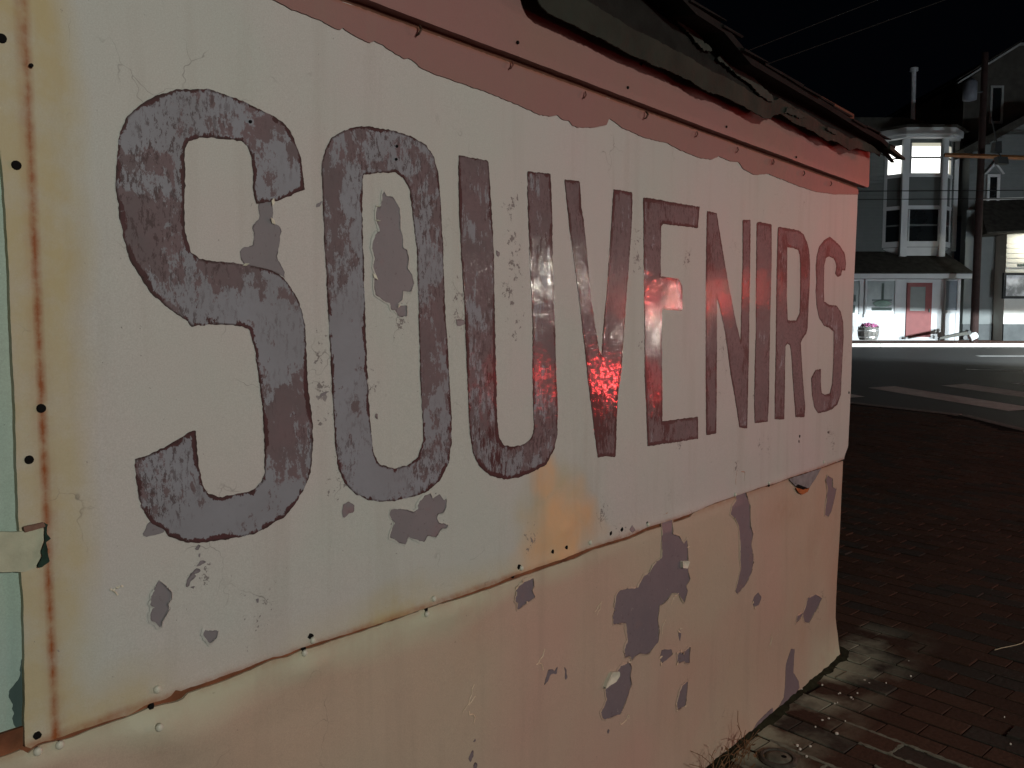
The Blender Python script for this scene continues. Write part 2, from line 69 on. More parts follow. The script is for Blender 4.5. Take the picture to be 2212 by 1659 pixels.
'wear': ((1.5275,1.7887),(1.5395,1.7014),(1.5327,1.6398),(1.519,1.5669),(1.55,1.6127),(1.5448,1.5),(2.1167,1.4382),(2.0937,1.6894),(2.0851,1.7424),(2.3842,1.7064),(0.9632,1.4468),(0.967,1.3663),(0.9773,1.3385),(0.8209,0.9843),(1.0075,1.1701),(1.2672,1.0988),(2.9636,1.0553),(3.04,1.029),(3.6755,1.0194),(3.7352,0.9821),(2.6381,1.4363),(2.36,1.1207),(2.7643,0.9845),(1.0871,1.3776),(1.1637,1.5097),(2.9059,1.2432),(1.5995,0.96),(1.9186,0.9637),(2.0144,0.8919),(0.7062,1.0755),(1.3437,1.5625),(1.3433,1.5)),
'nailhole': ((1.517,2.1575),(1.9873,2.1533),(2.584,2.1521),(2.0557,2.2326),(3.1714,2.1407),(0.4472,1.7258),(0.4472,1.3021),(0.4352,1.8988),(0.4663,1.3762),(0.4715,1.8699),(0.8235,1.8545),(1.1629,1.8659),(1.1607,1.8393)),
'screw': ((0.6262,0.8952),(0.62,0.8374),(0.4733,0.86),(0.4425,0.8622),(0.9342,0.8882),(0.9159,0.868),(1.2568,0.8882),(1.2367,0.858),(1.5622,0.8885),(2.162,0.8889),(2.7512,0.8888),(1.859,0.8937),(3.0468,0.888),(3.6226,0.8959)),
'blackhole': ((0.6155,0.8701),(0.4426,0.8882),(0.9314,0.8968),(0.9146,0.8774),(1.2368,0.8697),(1.5546,0.8935),(1.5322,0.8755),(2.1582,0.8937),(1.6894,0.9038),(1.7485,0.9037),(1.9613,0.8996),(2.0186,0.9001),(3.0461,0.878),(3.3445,1.0392),(3.339,1.0182),(3.6675,1.0233),(3.9186,1.1829),(3.9081,0.8962)),
'roof_edge': ((1.8949,-0.1739,2.4062),(2.1168,-0.165,2.3671),(2.2962,-0.1587,2.3659),(2.4993,-0.1523,2.3194),(2.894,-0.1418,2.3191),(3.1752,-0.1354,2.3214),(3.6188,-0.127,2.3115),(3.876,-0.1227,2.3131),(4.0608,-0.12,2.2942)),
'drain': (2.761,-0.174),
'weed': (2.631,-0.037),
'flecks': ((3.508,-0.21),(3.202,-0.201),(3.172,-0.187),(3.101,-0.187),(3.104,-0.267),(2.942,-0.228),(2.899,-0.207),(2.918,-0.189),(2.863,-0.245),(3.491,-0.069),(3.39,-0.018),(3.449,-0.204),(3.46,-0.155),(3.656,-0.192),(3.639,-0.217),(4.002,-0.277),(3.836,-0.331),(3.689,-0.271),(3.442,-0.782)),
}
RC = {'lit_c': (14.341, 15.313, 6.954, 8.009, 30.5), 'dark_c': (14.313, 15.267, 4.479, 5.646, 30.5), 'bay_c': (14.07, 15.482, 3.994, 8.173, 30.5), 'bay_sill': (14.127, 15.545, 4.312, 4.479, 30.5), 'bay_mid': (14.043, 15.452, 6.822, 6.954, 30.5), 'bay_low_head': (14.082, 15.495, 5.646, 5.795, 30.5), 'wallA': (9.12, 16.515, 4.154, 8.482, 31), 'cornerA': (16.274, 16.445, 4.239, 8.482, 31), 'store': (8.915, 16.227, 0.983, 3.111, 30), 'cornice': (8.801, 16.382, 3.095, 3.275, 29.7), 'win1f': (12.692, 13.851, 1.8, 3.111, 30), 'win1g': (12.791, 13.691, 1.966, 3.012, 30), 'win0f': (11.407, 12.575, 1.8, 3.111, 30), 'win0g': (11.507, 12.424, 1.966, 2.979, 30), 'win2': (15.558, 16.066, 1.95, 3.094, 30), 'door': (14.208, 15.11, 1.033, 2.979, 30), 'doorg': (14.328, 14.878, 1.973, 2.838, 30), 'sideB': (16.614, 17.849, 0.972, 8.524, 30.6), 'sideBf': (16.818, 17.94, 0.974, 1.507, 30.5), 'frontB': (17.348, 21.607, 0.989, 4.44, 29.6), 'frontBf': (17.352, 21.612, 0.991, 1.5, 29.5), 'bwin': (17.399, 19.397, 2.4, 3.312, 29.5), 'attic': (17.775, 18.274, 9.035, 10.249, 31.5), 'wB': (17.344, 17.613, 5.876, 6.823, 30.6), 'pole': (15.335, 15.603, 0.975, 9.824, 28.6)}
PT = {'g0': (16.708, 10.492, 31.5), 'g1': (18.782, 11.79, 31.5), 'g2': (22.518, 11.79, 31.5), 'b0': (16.537, 7.568, 30.6), 'b1': (18.536, 8.721, 30.6), 'b2': (22.017, 8.82, 30.6), 'sk0': (16.902, 6.009, 30.6), 'sk1': (18.654, 6.076, 30.6), 'sk2': (15.968, 4.449, 28.9), 'sk3': (18.427, 4.845, 28.9), 'w1a': (4.358, 6.384, 15), 'w1b': (6.165, 7.081, 15), 'w2a': (4.447, 6.058, 15), 'w2b': (6.838, 6.907, 15), 'w3a': (8.197, 4.654, 20), 'w3b': (12.184, 4.675, 20), 'w4a': (8.202, 4.458, 20), 'w4b': (12.192, 4.48, 20), 'or0': (14.361, 7.098, 28), 'or1': (17.01, 7.007, 28), 'tl': (15.567, 6.927, 27), 'bar': (12.496, 1.001, 28.9), 'cart0': (14.715, 1.005, 28.7), 'cart1': (15.777, 1.277, 28.7), 'ch0': (15.725, 9.27, 33), 'ch1': (15.598, 11.351, 33), 'cl': (13.508, 8.482, 31), 'cr': (16.328, 8.516, 31), 'tr': (14.715, 9.321, 28.6), 'line0': (10.591, 0.445, 19.3), 'peak': (17.34, 7.086, 30.5), 'pk': (16.961, 6.905, 30.5)}

# ------------------------------------------------------------ helpers
def h2(ix, iy, seed):
    n = (ix*374761393 + iy*668265263 + seed*1442695041) & 0xffffffff
    n = ((n ^ (n >> 13))*1274126177) & 0xffffffff
    return ((n ^ (n >> 16)) & 0xffff)/65535.
def vnoise(x, y, seed=0):
    x = np.asarray(x, float); y = np.asarray(y, float)
    ix = np.floor(x).astype(np.int64); iy = np.floor(y).astype(np.int64); fx = x-ix; fy = y-iy
    fx = fx*fx*(3-2*fx); fy = fy*fy*(3-2*fy)
    a = h2(ix, iy, seed); b = h2(ix+1, iy, seed); c = h2(ix, iy+1, seed); d = h2(ix+1, iy+1, seed)
    return (a*(1-fx)+b*fx)*(1-fy)+(c*(1-fx)+d*fx)*fy
def fbm(x, y, s, seed=0, o=3):
    t = 0; a = 1; tot = 0
    for k in range(o):
        t = t+a*(vnoise(x/s*2**k, y/s*2**k, seed+k*17)-.5); tot += a; a *= .55
    return t/tot*2                      # about -1..1
def mesh_obj(name, verts, faces, m, parent=None, smooth=False, attrs=None, loc=None):
    me = bpy.data.meshes.new(name); me.from_pydata([tuple(v) for v in verts], [], faces)
    if m: me.materials.append(m)
    if smooth: me.polygons.foreach_set('use_smooth', [True]*len(me.polygons))
    if attrs:
        for k, v in attrs.items():
            a = me.attributes.new(k, 'FLOAT', 'POINT'); a.data.foreach_set('value', np.asarray(v, dtype=np.float32))
    me.update()
    o = bpy.data.objects.new(name, me); COL.objects.link(o)
    if loc is not None: o.location = loc
    if parent: o.parent = parent
    return o
def thing(name, label, cat, loc=(0,0,0), rz=0, group=None):
    o = bpy.data.objects.new(name, None); COL.objects.link(o); o.location = loc; o.rotation_euler = (0, 0, rz)
    o['label'] = label; o['category'] = cat
    if group: o['group'] = group
    o.empty_display_size = .1
    return o
def tag(o, label, cat, group=None):
    o['label'] = label; o['category'] = cat
    if group: o['group'] = group
    return o
def copy_tree(o, parent=None):
    c = o.copy(); COL.objects.link(c)
    if parent: c.parent = parent
    for ch in list(o.children): copy_tree(ch, c)
    return c
class MB:
    def __init__(s, off=(0,0,0)): s.v = []; s.f = []; s.o = off
    def add(s, vs, fs):
        b = len(s.v); s.v += [(x-s.o[0], y-s.o[1], z-s.o[2]) for x, y, z in vs]; s.f += [tuple(b+i for i in f) for f in fs]; return s
    def box(s, x0, x1, y0, y1, z0, z1):
        return s.add([(x0,y0,z0),(x1,y0,z0),(x1,y1,z0),(x0,y1,z0),(x0,y0,z1),(x1,y0,z1),(x1,y1,z1),(x0,y1,z1)],
                     [(0,3,2,1),(4,5,6,7),(0,1,5,4),(1,2,6,5),(2,3,7,6),(3,0,4,7)])
    def hexa(s, p): return s.add(p, [(0,3,2,1),(4,5,6,7),(0,1,5,4),(1,2,6,5),(2,3,7,6),(3,0,4,7)])
    def tube(s, a, b, r, n=8, r2=None):
        a = np.array(a, float); b = np.array(b, float); d = b-a; d /= np.linalg.norm(d)
        u = np.cross(d, (0,0,1) if abs(d[2]) < .9 else (1,0,0)); u /= np.linalg.norm(u); w = np.cross(d, u)
        r2 = r if r2 is None else r2
        vs = [tuple(a+r*(cos(2*pi*i/n)*u+sin(2*pi*i/n)*w)) for i in range(n)]+[tuple(b+r2*(cos(2*pi*i/n)*u+sin(2*pi*i/n)*w)) for i in range(n)]
        return s.add(vs, [(i, (i+1) % n, n+(i+1) % n, n+i) for i in range(n)]+[tuple(range(n-1, -1, -1)), tuple(range(n, 2*n))])
    def lathe(s, c, prof, n=20):
        vs = [(c[0]+r*cos(2*pi*i/n), c[1]+r*sin(2*pi*i/n), c[2]+z) for r, z in prof for i in range(n)]
        fs = [(k*n+i, k*n+(i+1) % n, (k+1)*n+(i+1) % n, (k+1)*n+i) for k in range(len(prof)-1) for i in range(n)]
        fs += [tuple(range(n-1, -1, -1)), tuple(range((len(prof)-1)*n, len(prof)*n))]
        return s.add(vs, fs)
    def prism(s, poly, axis, a, b):
        n = len(poly)
        def P(p, t): return (t, p[0], p[1]) if axis == 0 else ((p[0], t, p[1]) if axis == 1 else (p[0], p[1], t))
        return s.add([P(p, a) for p in poly]+[P(p, b) for p in poly], [tuple(range(n-1, -1, -1)), tuple(range(n, 2*n))]+[(i, (i+1) % n, n+(i+1) % n, n+i) for i in range(n)])
    def build(s, name, m, parent=None, smooth=False): return mesh_obj(name, s.v, s.f, m, parent, smooth)

def sdf(px, pz, polys):
    dist = np.full(px.shape, 1e9); ins = np.zeros(px.shape, bool)
    for poly in polys:
        n = len(poly)
        for i in range(n):
            x0, z0 = poly[i]; x1, z1 = poly[(i+1) % n]
            dx, dz = x1-x0, z1-z0; L = dx*dx+dz*dz+1e-12
            t = np.clip(((px-x0)*dx+(pz-z0)*dz)/L, 0, 1)
            dist = np.minimum(dist, np.hypot(px-x0-t*dx, pz-z0-t*dz))
            c = (z0 > pz) != (z1 > pz)
            if z1 != z0: ins ^= c & (px < (x1-x0)*(pz-z0)/(z1-z0)+x0)
    return np.where(ins, dist, -dist)
def sheet(name, polys, m, parent, y=0., th=.01, cell=.005, jit=((.0, .02),), attrs=None, relief=None, seed=0, mp=None, ring=0., curl=0.):
    """a thin layer cut to a ragged outline: front at world y = -y, thickness th behind it"""
    allp = [p for q in polys for p in q]
    mg = 2*cell+ring*1.4; x0 = min(p[0] for p in allp)-mg; x1 = max(p[0] for p in allp)+mg; z0 = min(p[1] for p in allp)-mg; z1 = max(p[1] for p in allp)+mg
    nx = int((x1-x0)/cell)+2; nz = int((z1-z0)/cell)+2
    gx = x0+np.arange(nx)*cell; gz = z0+np.arange(nz)*cell
    PX, PZ = np.meshgrid(gx, gz, indexing='ij')
    base = sdf(PX, PZ, polys); g = base.copy()
    for k, (a, sc) in enumerate(jit): g += a*fbm(PX, PZ, sc, seed+31*k)
    if ring:                    # only a strip of paint just outside the outline, its inner edge curling up
        gp = g; wv = ring*(.25+1.1*np.clip(vnoise(PX/.035, PZ/.035, seed+5), 0, 1)); g = np.minimum(gp+wv, -gp)
    g[np.abs(g) < 1e-6] = 1e-6
    ins = g > 0
    vid = {}; V = []; Fc = []; segs = []
    def corner(i, j):
        k = (i, j)
        if k not in vid: vid[k] = len(V); V.append((gx[i], gz[j]))
        return vid[k]
    def edge(a, b):
        k = (min(a, b), max(a, b))
        if k not in vid:
            (i, j), (p, q) = k; t = g[i, j]/(g[i, j]-g[p, q]); vid[k] = len(V)
            V.append((gx[i]+t*(gx[p]-gx[i]), gz[j]+t*(gz[q]-gz[j])))
        return vid[k]
    anyin = ins[:-1, :-1] | ins[1:, :-1] | ins[1:, 1:] | ins[:-1, 1:]
    for i, j in zip(*[a.tolist() for a in np.nonzero(anyin)]):
        cs = ((i, j), (i+1, j), (i+1, j+1), (i, j+1)); f = []; e = []
        for k in range(4):
            a, b = cs[k], cs[(k+1) % 4]; ia, ib = ins[a], ins[b]
            if ia: f.append(corner(*a))
            if ia != ib:
                v = edge(a, b); f.append(v); e.append((v, ia))
        if len(f) > 2: Fc.append(tuple(f))
        if len(e) == 2:
            s = (e[0][0], e[1][0]) if e[0][1] else (e[1][0], e[0][0]); segs.append(s)
    VX = np.array([v[0] for v in V]); VZ = np.array([v[1] for v in V])
    ed = np.maximum(sdf(VX, VZ, polys), 0)
    off = np.zeros(len(VX)) if relief is None else relief(VX, VZ, ed)
    if ring:
        dd = np.maximum(-sdf(VX, VZ, polys), 0); off = off+curl*np.exp(-dd/(ring*.35))*np.clip(vnoise(VX/.03, VZ/.03, seed+8)*1.6-.3, 0, 1)
    nb = len(VX)
    if mp is None:
        verts = [(VX[i], -y-off[i], VZ[i]) for i in range(nb)]
        back = lambda i: (VX[i], -y+th, VZ[i])
    else:
        verts = [mp(VX[i], VZ[i], off[i]) for i in range(nb)]
        back = lambda i: mp(VX[i], VZ[i], -th)
    A = {'edge': list(ed)}
    if attrs:
        for k, fn in attrs.items(): A[k] = list(fn(VX, VZ))
    faces = list(Fc); nf = len(faces); cache = {}
    def dup(i, bk):
        k = (i, bk)
        if k not in cache:
            cache[k] = len(verts); verts.append(back(i) if bk else verts[i])
            for q in A: A[q].append(A[q][i])
        return cache[k]
    for a, b in segs: faces.append((dup(a, 0), dup(a, 1), dup(b, 1), dup(b, 0)))
    o = mesh_obj(name, verts, faces, m, parent, attrs=A)
    o.data.polygons.foreach_set('use_smooth', [True]*nf+[False]*(len(faces)-nf))
    return o

# ------------------------------------------------------------ materials
class NT:
    def __init__(s, name, rough=.6, spec=.35, metal=0.):
        s.m = bpy.data.materials.new(name); s.m.use_nodes = True; s.t = s.m.node_tree; s.n = s.t.nodes; s.l = s.t.links
        s.b = s.n['Principled BSDF']; s.b.inputs['Roughness'].default_value = rough; s.b.inputs['Specular IOR Level'].default_value = spec; s.b.inputs['Metallic'].default_value = metal
        s.tc = s.n.new('ShaderNodeTexCoord')
    def link(s, a, b): s.l.new(a, b)
    def noise(s, scale, detail=4, rough=.55, vec=None, stretch=None, dist=0, seed=0):
        n = s.n.new('ShaderNodeTexNoise'); n.inputs['Scale'].default_value = scale; n.inputs['Detail'].default_value = detail
        n.inputs['Roughness'].default_value = rough; n.inputs['Distortion'].default_value = dist
        mp = s.n.new('ShaderNodeMapping'); mp.inputs['Location'].default_value = (seed*3.1, seed*1.7, seed*2.3)
        if stretch: mp.inputs['Scale'].default_value = stretch
        s.link(s.tc.outputs['Object'], mp.inputs[0]); s.link(mp.outputs[0], n.inputs['Vector'])
        return n.outputs['Fac']
    def ramp(s, fac, a, b, lo=0., hi=1.):
        r = s.n.new('ShaderNodeMapRange'); r.inputs[1].default_value = a; r.inputs[2].default_value = b; r.inputs[3].default_value = lo; r.inputs[4].default_value = hi
        s.link(fac, r.inputs[0]); return r.outputs[0]
    def math(s, op, a, b=0.):
        n = s.n.new('ShaderNodeMath'); n.operation = op
        for i, v in enumerate((a, b)):
            if isinstance(v, (int, float)): n.inputs[i].default_value = v
            else: s.link(v, n.inputs[i])
        return n.outputs[0]
    def mix(s, fac, a, b):
        n = s.n.new('ShaderNodeMix'); n.data_type = 'RGBA'
        if isinstance(fac, (int, float)): n.inputs[0].default_value = fac
        else: s.link(fac, n.inputs[0])
        for k, v in ((6, a), (7, b)):
            if isinstance(v, tuple): n.inputs[k].default_value = (*v, 1)
            else: s.link(v, n.inputs[k])
        return n.outputs[2]
    def attr(s, name):
        n = s.n.new('ShaderNodeAttribute'); n.attribute_name = name; return n.outputs['Fac']
    def col(s, c):
        if isinstance(c, tuple): s.b.inputs['Base Color'].default_value = (*c, 1)
        else: s.link(c, s.b.inputs['Base Color'])
    def bump(s, h, strength=.3, dist=.01, prev=None):
        n = s.n.new('ShaderNodeBump'); n.inputs['Strength'].default_value = strength; n.inputs['Distance'].default_value = dist
        s.link(h, n.inputs['Height'])
        if prev is not None: s.link(prev, n.inputs['Normal'])
        s.link(n.outputs[0], s.b.inputs['Normal']); return n.outputs[0]
def simple(name, c, rough=.6, spec=.3, var=.18, scale=8, bump=.15, metal=0.):
    t = NT(name, rough, spec, metal)
    k = t.ramp(t.noise(scale, 5), .3, .7)
    t.col(t.mix(k, tuple(x*(1-var) for x in c), tuple(min(1, x*(1+var)) for x in c)))
    if bump: t.bump(t.noise(scale*6, 4), bump, .004)
    return t.m
def emis(name, c, s, var=False):
    t = NT(name, .5, .2); t.b.inputs['Base Color'].default_value = (0.02, 0.02, 0.02, 1)
    t.b.inputs['Emission Color'].default_value = (*c, 1); t.b.inputs['Emission Strength'].default_value = s
    if var: t.link(t.ramp(t.noise(1.3, 3), .3, .7, s*.7, s*1.15), t.b.inputs['Emission Strength'])
    return t.m

def wall_paint(name, base, c2, c3, specks=True, rough=.55, spec=.3, ochre=(.50, .33, .14), rust=(.24, .075, .02), sc=2.6, crack=1.):
    t = NT(name, rough, spec)
    a = t.mix(t.ramp(t.noise(sc, 4), .35, .68), base, c2)
    a = t.mix(t.ramp(t.noise(sc*.7, 3, seed=4), .45, .75), a, c3)
    g = t.noise(420, 2, .7, seed=2)
    a = t.mix(t.ramp(g, .3, .7, 0, .24), a, (.14, .13, .12))
    soft = t.noise(14, 5, .6, seed=8)
    oc = t.math('MULTIPLY', t.attr('ochre'), t.ramp(soft, .25, .6, .45, 1.15)); a = t.mix(oc, a, ochre)
    ru = t.math('MULTIPLY', t.attr('rust'), t.ramp(t.noise(30, 5, .65, seed=5), .3, .62, .35, 1.2)); a = t.mix(ru, a, rust)
    if specks:
        sp = t.ramp(t.noise(95, 3, .6, seed=9), .735, .76, 0, .75)
        sp = t.math('MULTIPLY', sp, t.ramp(t.noise(3.3, 2, seed=11), .5, .62)); a = t.mix(sp, a, (.06, .055, .05))
    og = t.math('MULTIPLY', t.attr('orange'), t.ramp(t.noise(9, 5, .6, seed=41), .25, .6, .55, 1.1)); a = t.mix(og, a, (.60, .385, .215))
    dr = t.ramp(t.noise(1, 5, .6, stretch=(16, 16, 1.1), seed=51), .52, .72, 0, .16); a = t.mix(dr, a, (.22, .19, .15))
    pf = t.math('ADD', t.noise(62, 6, .7, seed=61), t.math('MULTIPLY', t.attr('wear'), .16)); a = t.mix(t.ramp(pf, .70, .715, 0, .85), a, (.15, .14, .14))
    pf2 = t.math('ADD', t.noise(24, 6, .72, seed=63), t.math('MULTIPLY', t.attr('wear'), .10)); a = t.mix(t.ramp(pf2, .735, .745, 0, .8), a, (.17, .16, .165))
    v = t.n.new('ShaderNodeTexVoronoi'); v.feature = 'DISTANCE_TO_EDGE'; v.inputs['Scale'].default_value = 9
    mp = t.n.new('ShaderNodeVectorMath'); mp.operation = 'ADD'
    nn = t.n.new('ShaderNodeTexNoise'); nn.inputs['Scale'].default_value = 22; t.link(t.tc.outputs['Object'], nn.inputs['Vector'])
    sc_ = t.n.new('ShaderNodeVectorMath'); sc_.operation = 'SCALE'; sc_.inputs[3].default_value = .09; t.link(nn.outputs['Color'], sc_.inputs[0])
    t.link(t.tc.outputs['Object'], mp.inputs[0]); t.link(sc_.outputs[0], mp.inputs[1]); t.link(mp.outputs[0], v.inputs['Vector'])
    ck = t.ramp(v.outputs['Distance'], 0, .014, 1, 0); ck = t.math('MULTIPLY', ck, t.ramp(t.math('ADD', t.noise(4.2, 4, .6, seed=13), t.math('MULTIPLY', t.attr('wear'), .22)), .60, .68, 0, .6*crack))
    a = t.mix(ck, a, (.10, .095, .085))
    t.col(a)
    b = t.bump(t.noise(5.5, 4, .5), .28, .02)
    b = t.bump(g, .10, .0015, b)
    b = t.bump(t.ramp(t.noise(38, 5, .6, seed=3), .35, .7), .16, .003, b)
    t.bump(ck, -.5, .002, b)
    return t.m
CREAM = wall_paint('cream_paint', (.475, .495, .465), (.452, .50, .468), (.505, .472, .465), ochre=(.41, .36, .20))
PEACH = wall_paint('peach_paint', (.455, .350, .265), (.43, .375, .29), (.48, .315, .26), ochre=(.45, .48, .36), rust=(.30, .13, .06), sc=1.6)
PINK = wall_paint('dusty_pink_paint', (.255, .140, .128), (.25, .148, .125), (.27, .135, .13), specks=False, crack=.3)
TAN = wall_paint('tan_trim_paint', (.50, .46, .34), (.48, .47, .35), (.53, .42, .30))
TEAL = wall_paint('teal_paint', (.33, .47, .38), (.30, .44, .40), (.42, .50, .42), ochre=(.05, .08, .07))
def under_mat(name, a, b, c):
    t = NT(name, .42, .4)
    k = t.mix(t.ramp(t.noise(8, 6, .65), .38, .62), a, b)
    k = t.mix(t.ramp(t.noise(6.5, 5, .6, seed=3), .58, .66, 0, .8), k, c)
    k = t.mix(t.ramp(t.noise(90, 5, .7, seed=5), .60, .66, 0, .6), k, (.09, .07, .08))
    k = t.mix(t.ramp(t.noise(70, 4, .7, seed=6), .66, .70, 0, .45), k, (.38, .36, .32))
    e = t.math('MULTIPLY', t.ramp(t.attr('edge'), .0002, .0028, 1, 0), t.ramp(t.noise(35, 4, .6, seed=7), .42, .58))  # thin broken shadow line painted into the patch edges for a recessed look
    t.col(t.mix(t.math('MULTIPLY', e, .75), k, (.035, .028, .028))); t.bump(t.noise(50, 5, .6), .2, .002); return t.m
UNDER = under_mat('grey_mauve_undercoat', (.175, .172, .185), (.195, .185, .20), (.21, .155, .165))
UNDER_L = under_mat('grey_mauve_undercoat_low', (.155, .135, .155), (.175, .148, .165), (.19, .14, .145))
UNDER_LINE = simple('peeled_edge_primer', (.60, .57, .46), .5)
RUST = simple('rusty_gap', (.16, .062, .03), .7, .2, .45, 14, .4)
BRWN = simple('brown_gap', (.10, .045, .028), .7, .2, .3, 10, .3)
BLACK = simple('black_void', (.008, .008, .008), .9, .05, 0, 4, 0)
def letter_mat(name, wear, glossy, seed):
    t = NT(name, .55, .3); t.b.inputs['Coat Weight'].default_value = .85; t.b.inputs['Coat IOR'].default_value = 1.75
    grey = t.mix(t.ramp(t.noise(7, 3, seed=seed), .35, .65), (.225, .242, .275), (.198, .210, .235))
    mauve = t.mix(t.ramp(t.noise(12, 3, seed=seed+1), .35, .65), (.120, .100, .108), (.145, .108, .118))
    maroon = t.mix(t.ramp(t.noise(20, 3, seed=seed+2), .3, .7), (.045, .022, .022), (.072, .028, .032))
    early = seed < 8
    st = t.noise(1, 10, .74, stretch=(46, 46, 20) if early else (70, 70, 14), seed=seed+3)      # brush strokes
    cl = t.noise(11 if early else 12, 10, .72, seed=seed+4, dist=.4)
    low = t.noise(3.4, 3, .5, seed=seed+40)
    k = t.math('ADD', t.math('ADD', t.math('MULTIPLY', st, .42), t.math('MULTIPLY', cl, .42)), t.math('MULTIPLY', low, .42))
    a = t.mix(t.ramp(k, .668-wear*.15, .675-wear*.15), grey, mauve)
    scr = t.ramp(t.noise(1, 9, .78, stretch=(130, 130, 48), seed=seed+31), .535, .555)
    scm = t.ramp(t.noise(4.2, 4, .6, seed=seed+32), .46-wear*.08, .58)
    a = t.mix(t.math('MULTIPLY', t.math('MULTIPLY', scr, scm), .85), a, (.060, .042, .044))
    ed = t.math('MULTIPLY', t.ramp(t.attr('edge'), .0005, .013, .25, 0), t.ramp(t.noise(17, 5, .65, seed=seed+15), .36, .60, .15, 1.15))
    k2 = t.math('ADD', t.math('ADD', t.math('MULTIPLY', t.noise(1, 10, .76, stretch=(80, 80, 34) if early else (120, 120, 26), seed=seed+6), .52), t.math('ADD', t.math('MULTIPLY', t.noise(9.5, 10, .72, seed=seed+7, dist=.5), .38), t.math('MULTIPLY', t.noise(3.6, 3, .5, seed=seed+41), .42))), ed)
    a = t.mix(t.ramp(k2, .790-wear*.085, .800-wear*.085), a, maroon)
    blk = t.ramp(t.math('ADD', t.noise(110, 6, .75, seed=seed+9), t.math('MULTIPLY', ed, .75)), .735, .75); a = t.mix(t.math('MULTIPLY', blk, .85), a, (.018, .012, .012))
    ln = t.math('MULTIPLY', t.ramp(t.attr('edge'), .0010, .0042, 1, 0), t.ramp(t.noise(34, 6, .75, seed=seed+21), .43, .49)); a = t.mix(t.math('MULTIPLY', ln, .9), a, (.030, .015, .014))
    sp = t.ramp(t.noise(110, 7, .72, seed=seed+10), .315, .30, 0, .6); a = t.mix(sp, a, (.36, .35, .35))
    t.col(a)
    t.link(t.ramp(t.noise(11, 4, seed=seed+12), .35, .65, .04, .09), t.b.inputs['Coat Roughness'])
    cw = t.math('MULTIPLY', t.ramp(t.noise(9, 4, .6, seed=seed+13), .36, .56, .10 if early else .25, .30 if early else 1), t.ramp(t.noise(1, 5, .75, stretch=(60, 60, 85), seed=seed+14), .49, .55, .06, 1))
    t.link(cw, t.b.inputs['Coat Weight'])
    b = t.bump(t.noise(1, 4, .6, stretch=(38, 38, 62), seed=seed+3), .5, .0011)
    b = t.bump(t.noise(1, 3, .6, stretch=(90, 90, 130), seed=seed+5), .4, .0004, b)
    b = t.bump(t.ramp(k2, .72, .84), .20, .0004, b); t.link(b, t.b.inputs['Coat Normal'])
    return t.m

# ============================================================ SETTING: ground, road, pavement
CURB = [(-9,-8),(6.75,-8),(6.62,4),(6.5,10.4),(6.44,11.1),(6.39,11.8),(6.08,12.13),(5.35,13.02),(4.2,13.9),(-9,15.2)]
def hs(f): return -.05+(0. if f < 4 else (.0433*(f-4)**2/8 if f < 8 else .0433*(f-6)))
def hr(f): return hs(f)-.10
asph = NT('asphalt', .64, .45)
a_ = asph.mix(asph.ramp(asph.noise(1.1, 4), .3, .7), (.024, .027, .027), (.036, .039, .038))
a_ = asph.mix(asph.ramp(asph.noise(60, 3), .45, .7, 0, .4), a_, (.07, .07, .066)); asph.col(a_); asph.bump(asph.noise(70, 3, .7), .35, .003)
ASPH = asph.m
fs = [-60, -20, 0, 4, 5, 6, 7, 8, 9, 12, 15, 18, 21, 24, 27, 31.9, 32, 60, 120, 400]; rs = [-300, -60, -20, -5, 5, 10, 20, 40, 80, 300]
V = []; Fq = []
for f in fs:
    for r in rs: V.append(SW(r, f, hr(min(f, 27))-(.012 if f >= 27.5 else 0)))
nr = len(rs)
for i in range(len(fs)-1):
    for j in range(nr-1): Fq.append((i*nr+j, i*nr+j+1, (i+1)*nr+j+1, (i+1)*nr+j))
road = mesh_obj('road', V, Fq, ASPH); road['kind'] = 'structure'
PAINTW = simple('road_marking_white', (.80, .80, .78), .75, .3, .22, 5, .3)
def rquad(name, pts, m=PAINTW, dz=.004):
    ob = mesh_obj(name, [SW(r, f, hr(f)+dz) for r, f in pts], [(0,1,2,3)], m); ob.parent = road; return ob
d_ = np.array((.287, -.958)); w_ = np.array((.69, .30))
for k, ln in ((-3, 2.9), (-2, 2.9), (-1, 1.25), (0, 3.15), (1, 3.15), (2, 3.15), (3, 3.15), (4, 3.15)):
    p = np.array((6.83+1.6*k, 15.86+.38*k)); q = p+w_*.92; L = d_*ln
    rquad('crosswalk_stripe', [tuple(p), tuple(p+L), tuple(q+L), tuple(q)])
def rline(p, q, w):
    p = np.array(p, float); q = np.array(q, float); n = q-p; n /= np.linalg.norm(n); n = np.array((-n[1], n[0]))*w/2
    rquad('lane_line', [tuple(p-n), tuple(q-n), tuple(q+n), tuple(p+n)])
rline((10.7, 19.5), (17, 17.4), .16); rline((13.1, 23.3), (26, 23.1), .30)
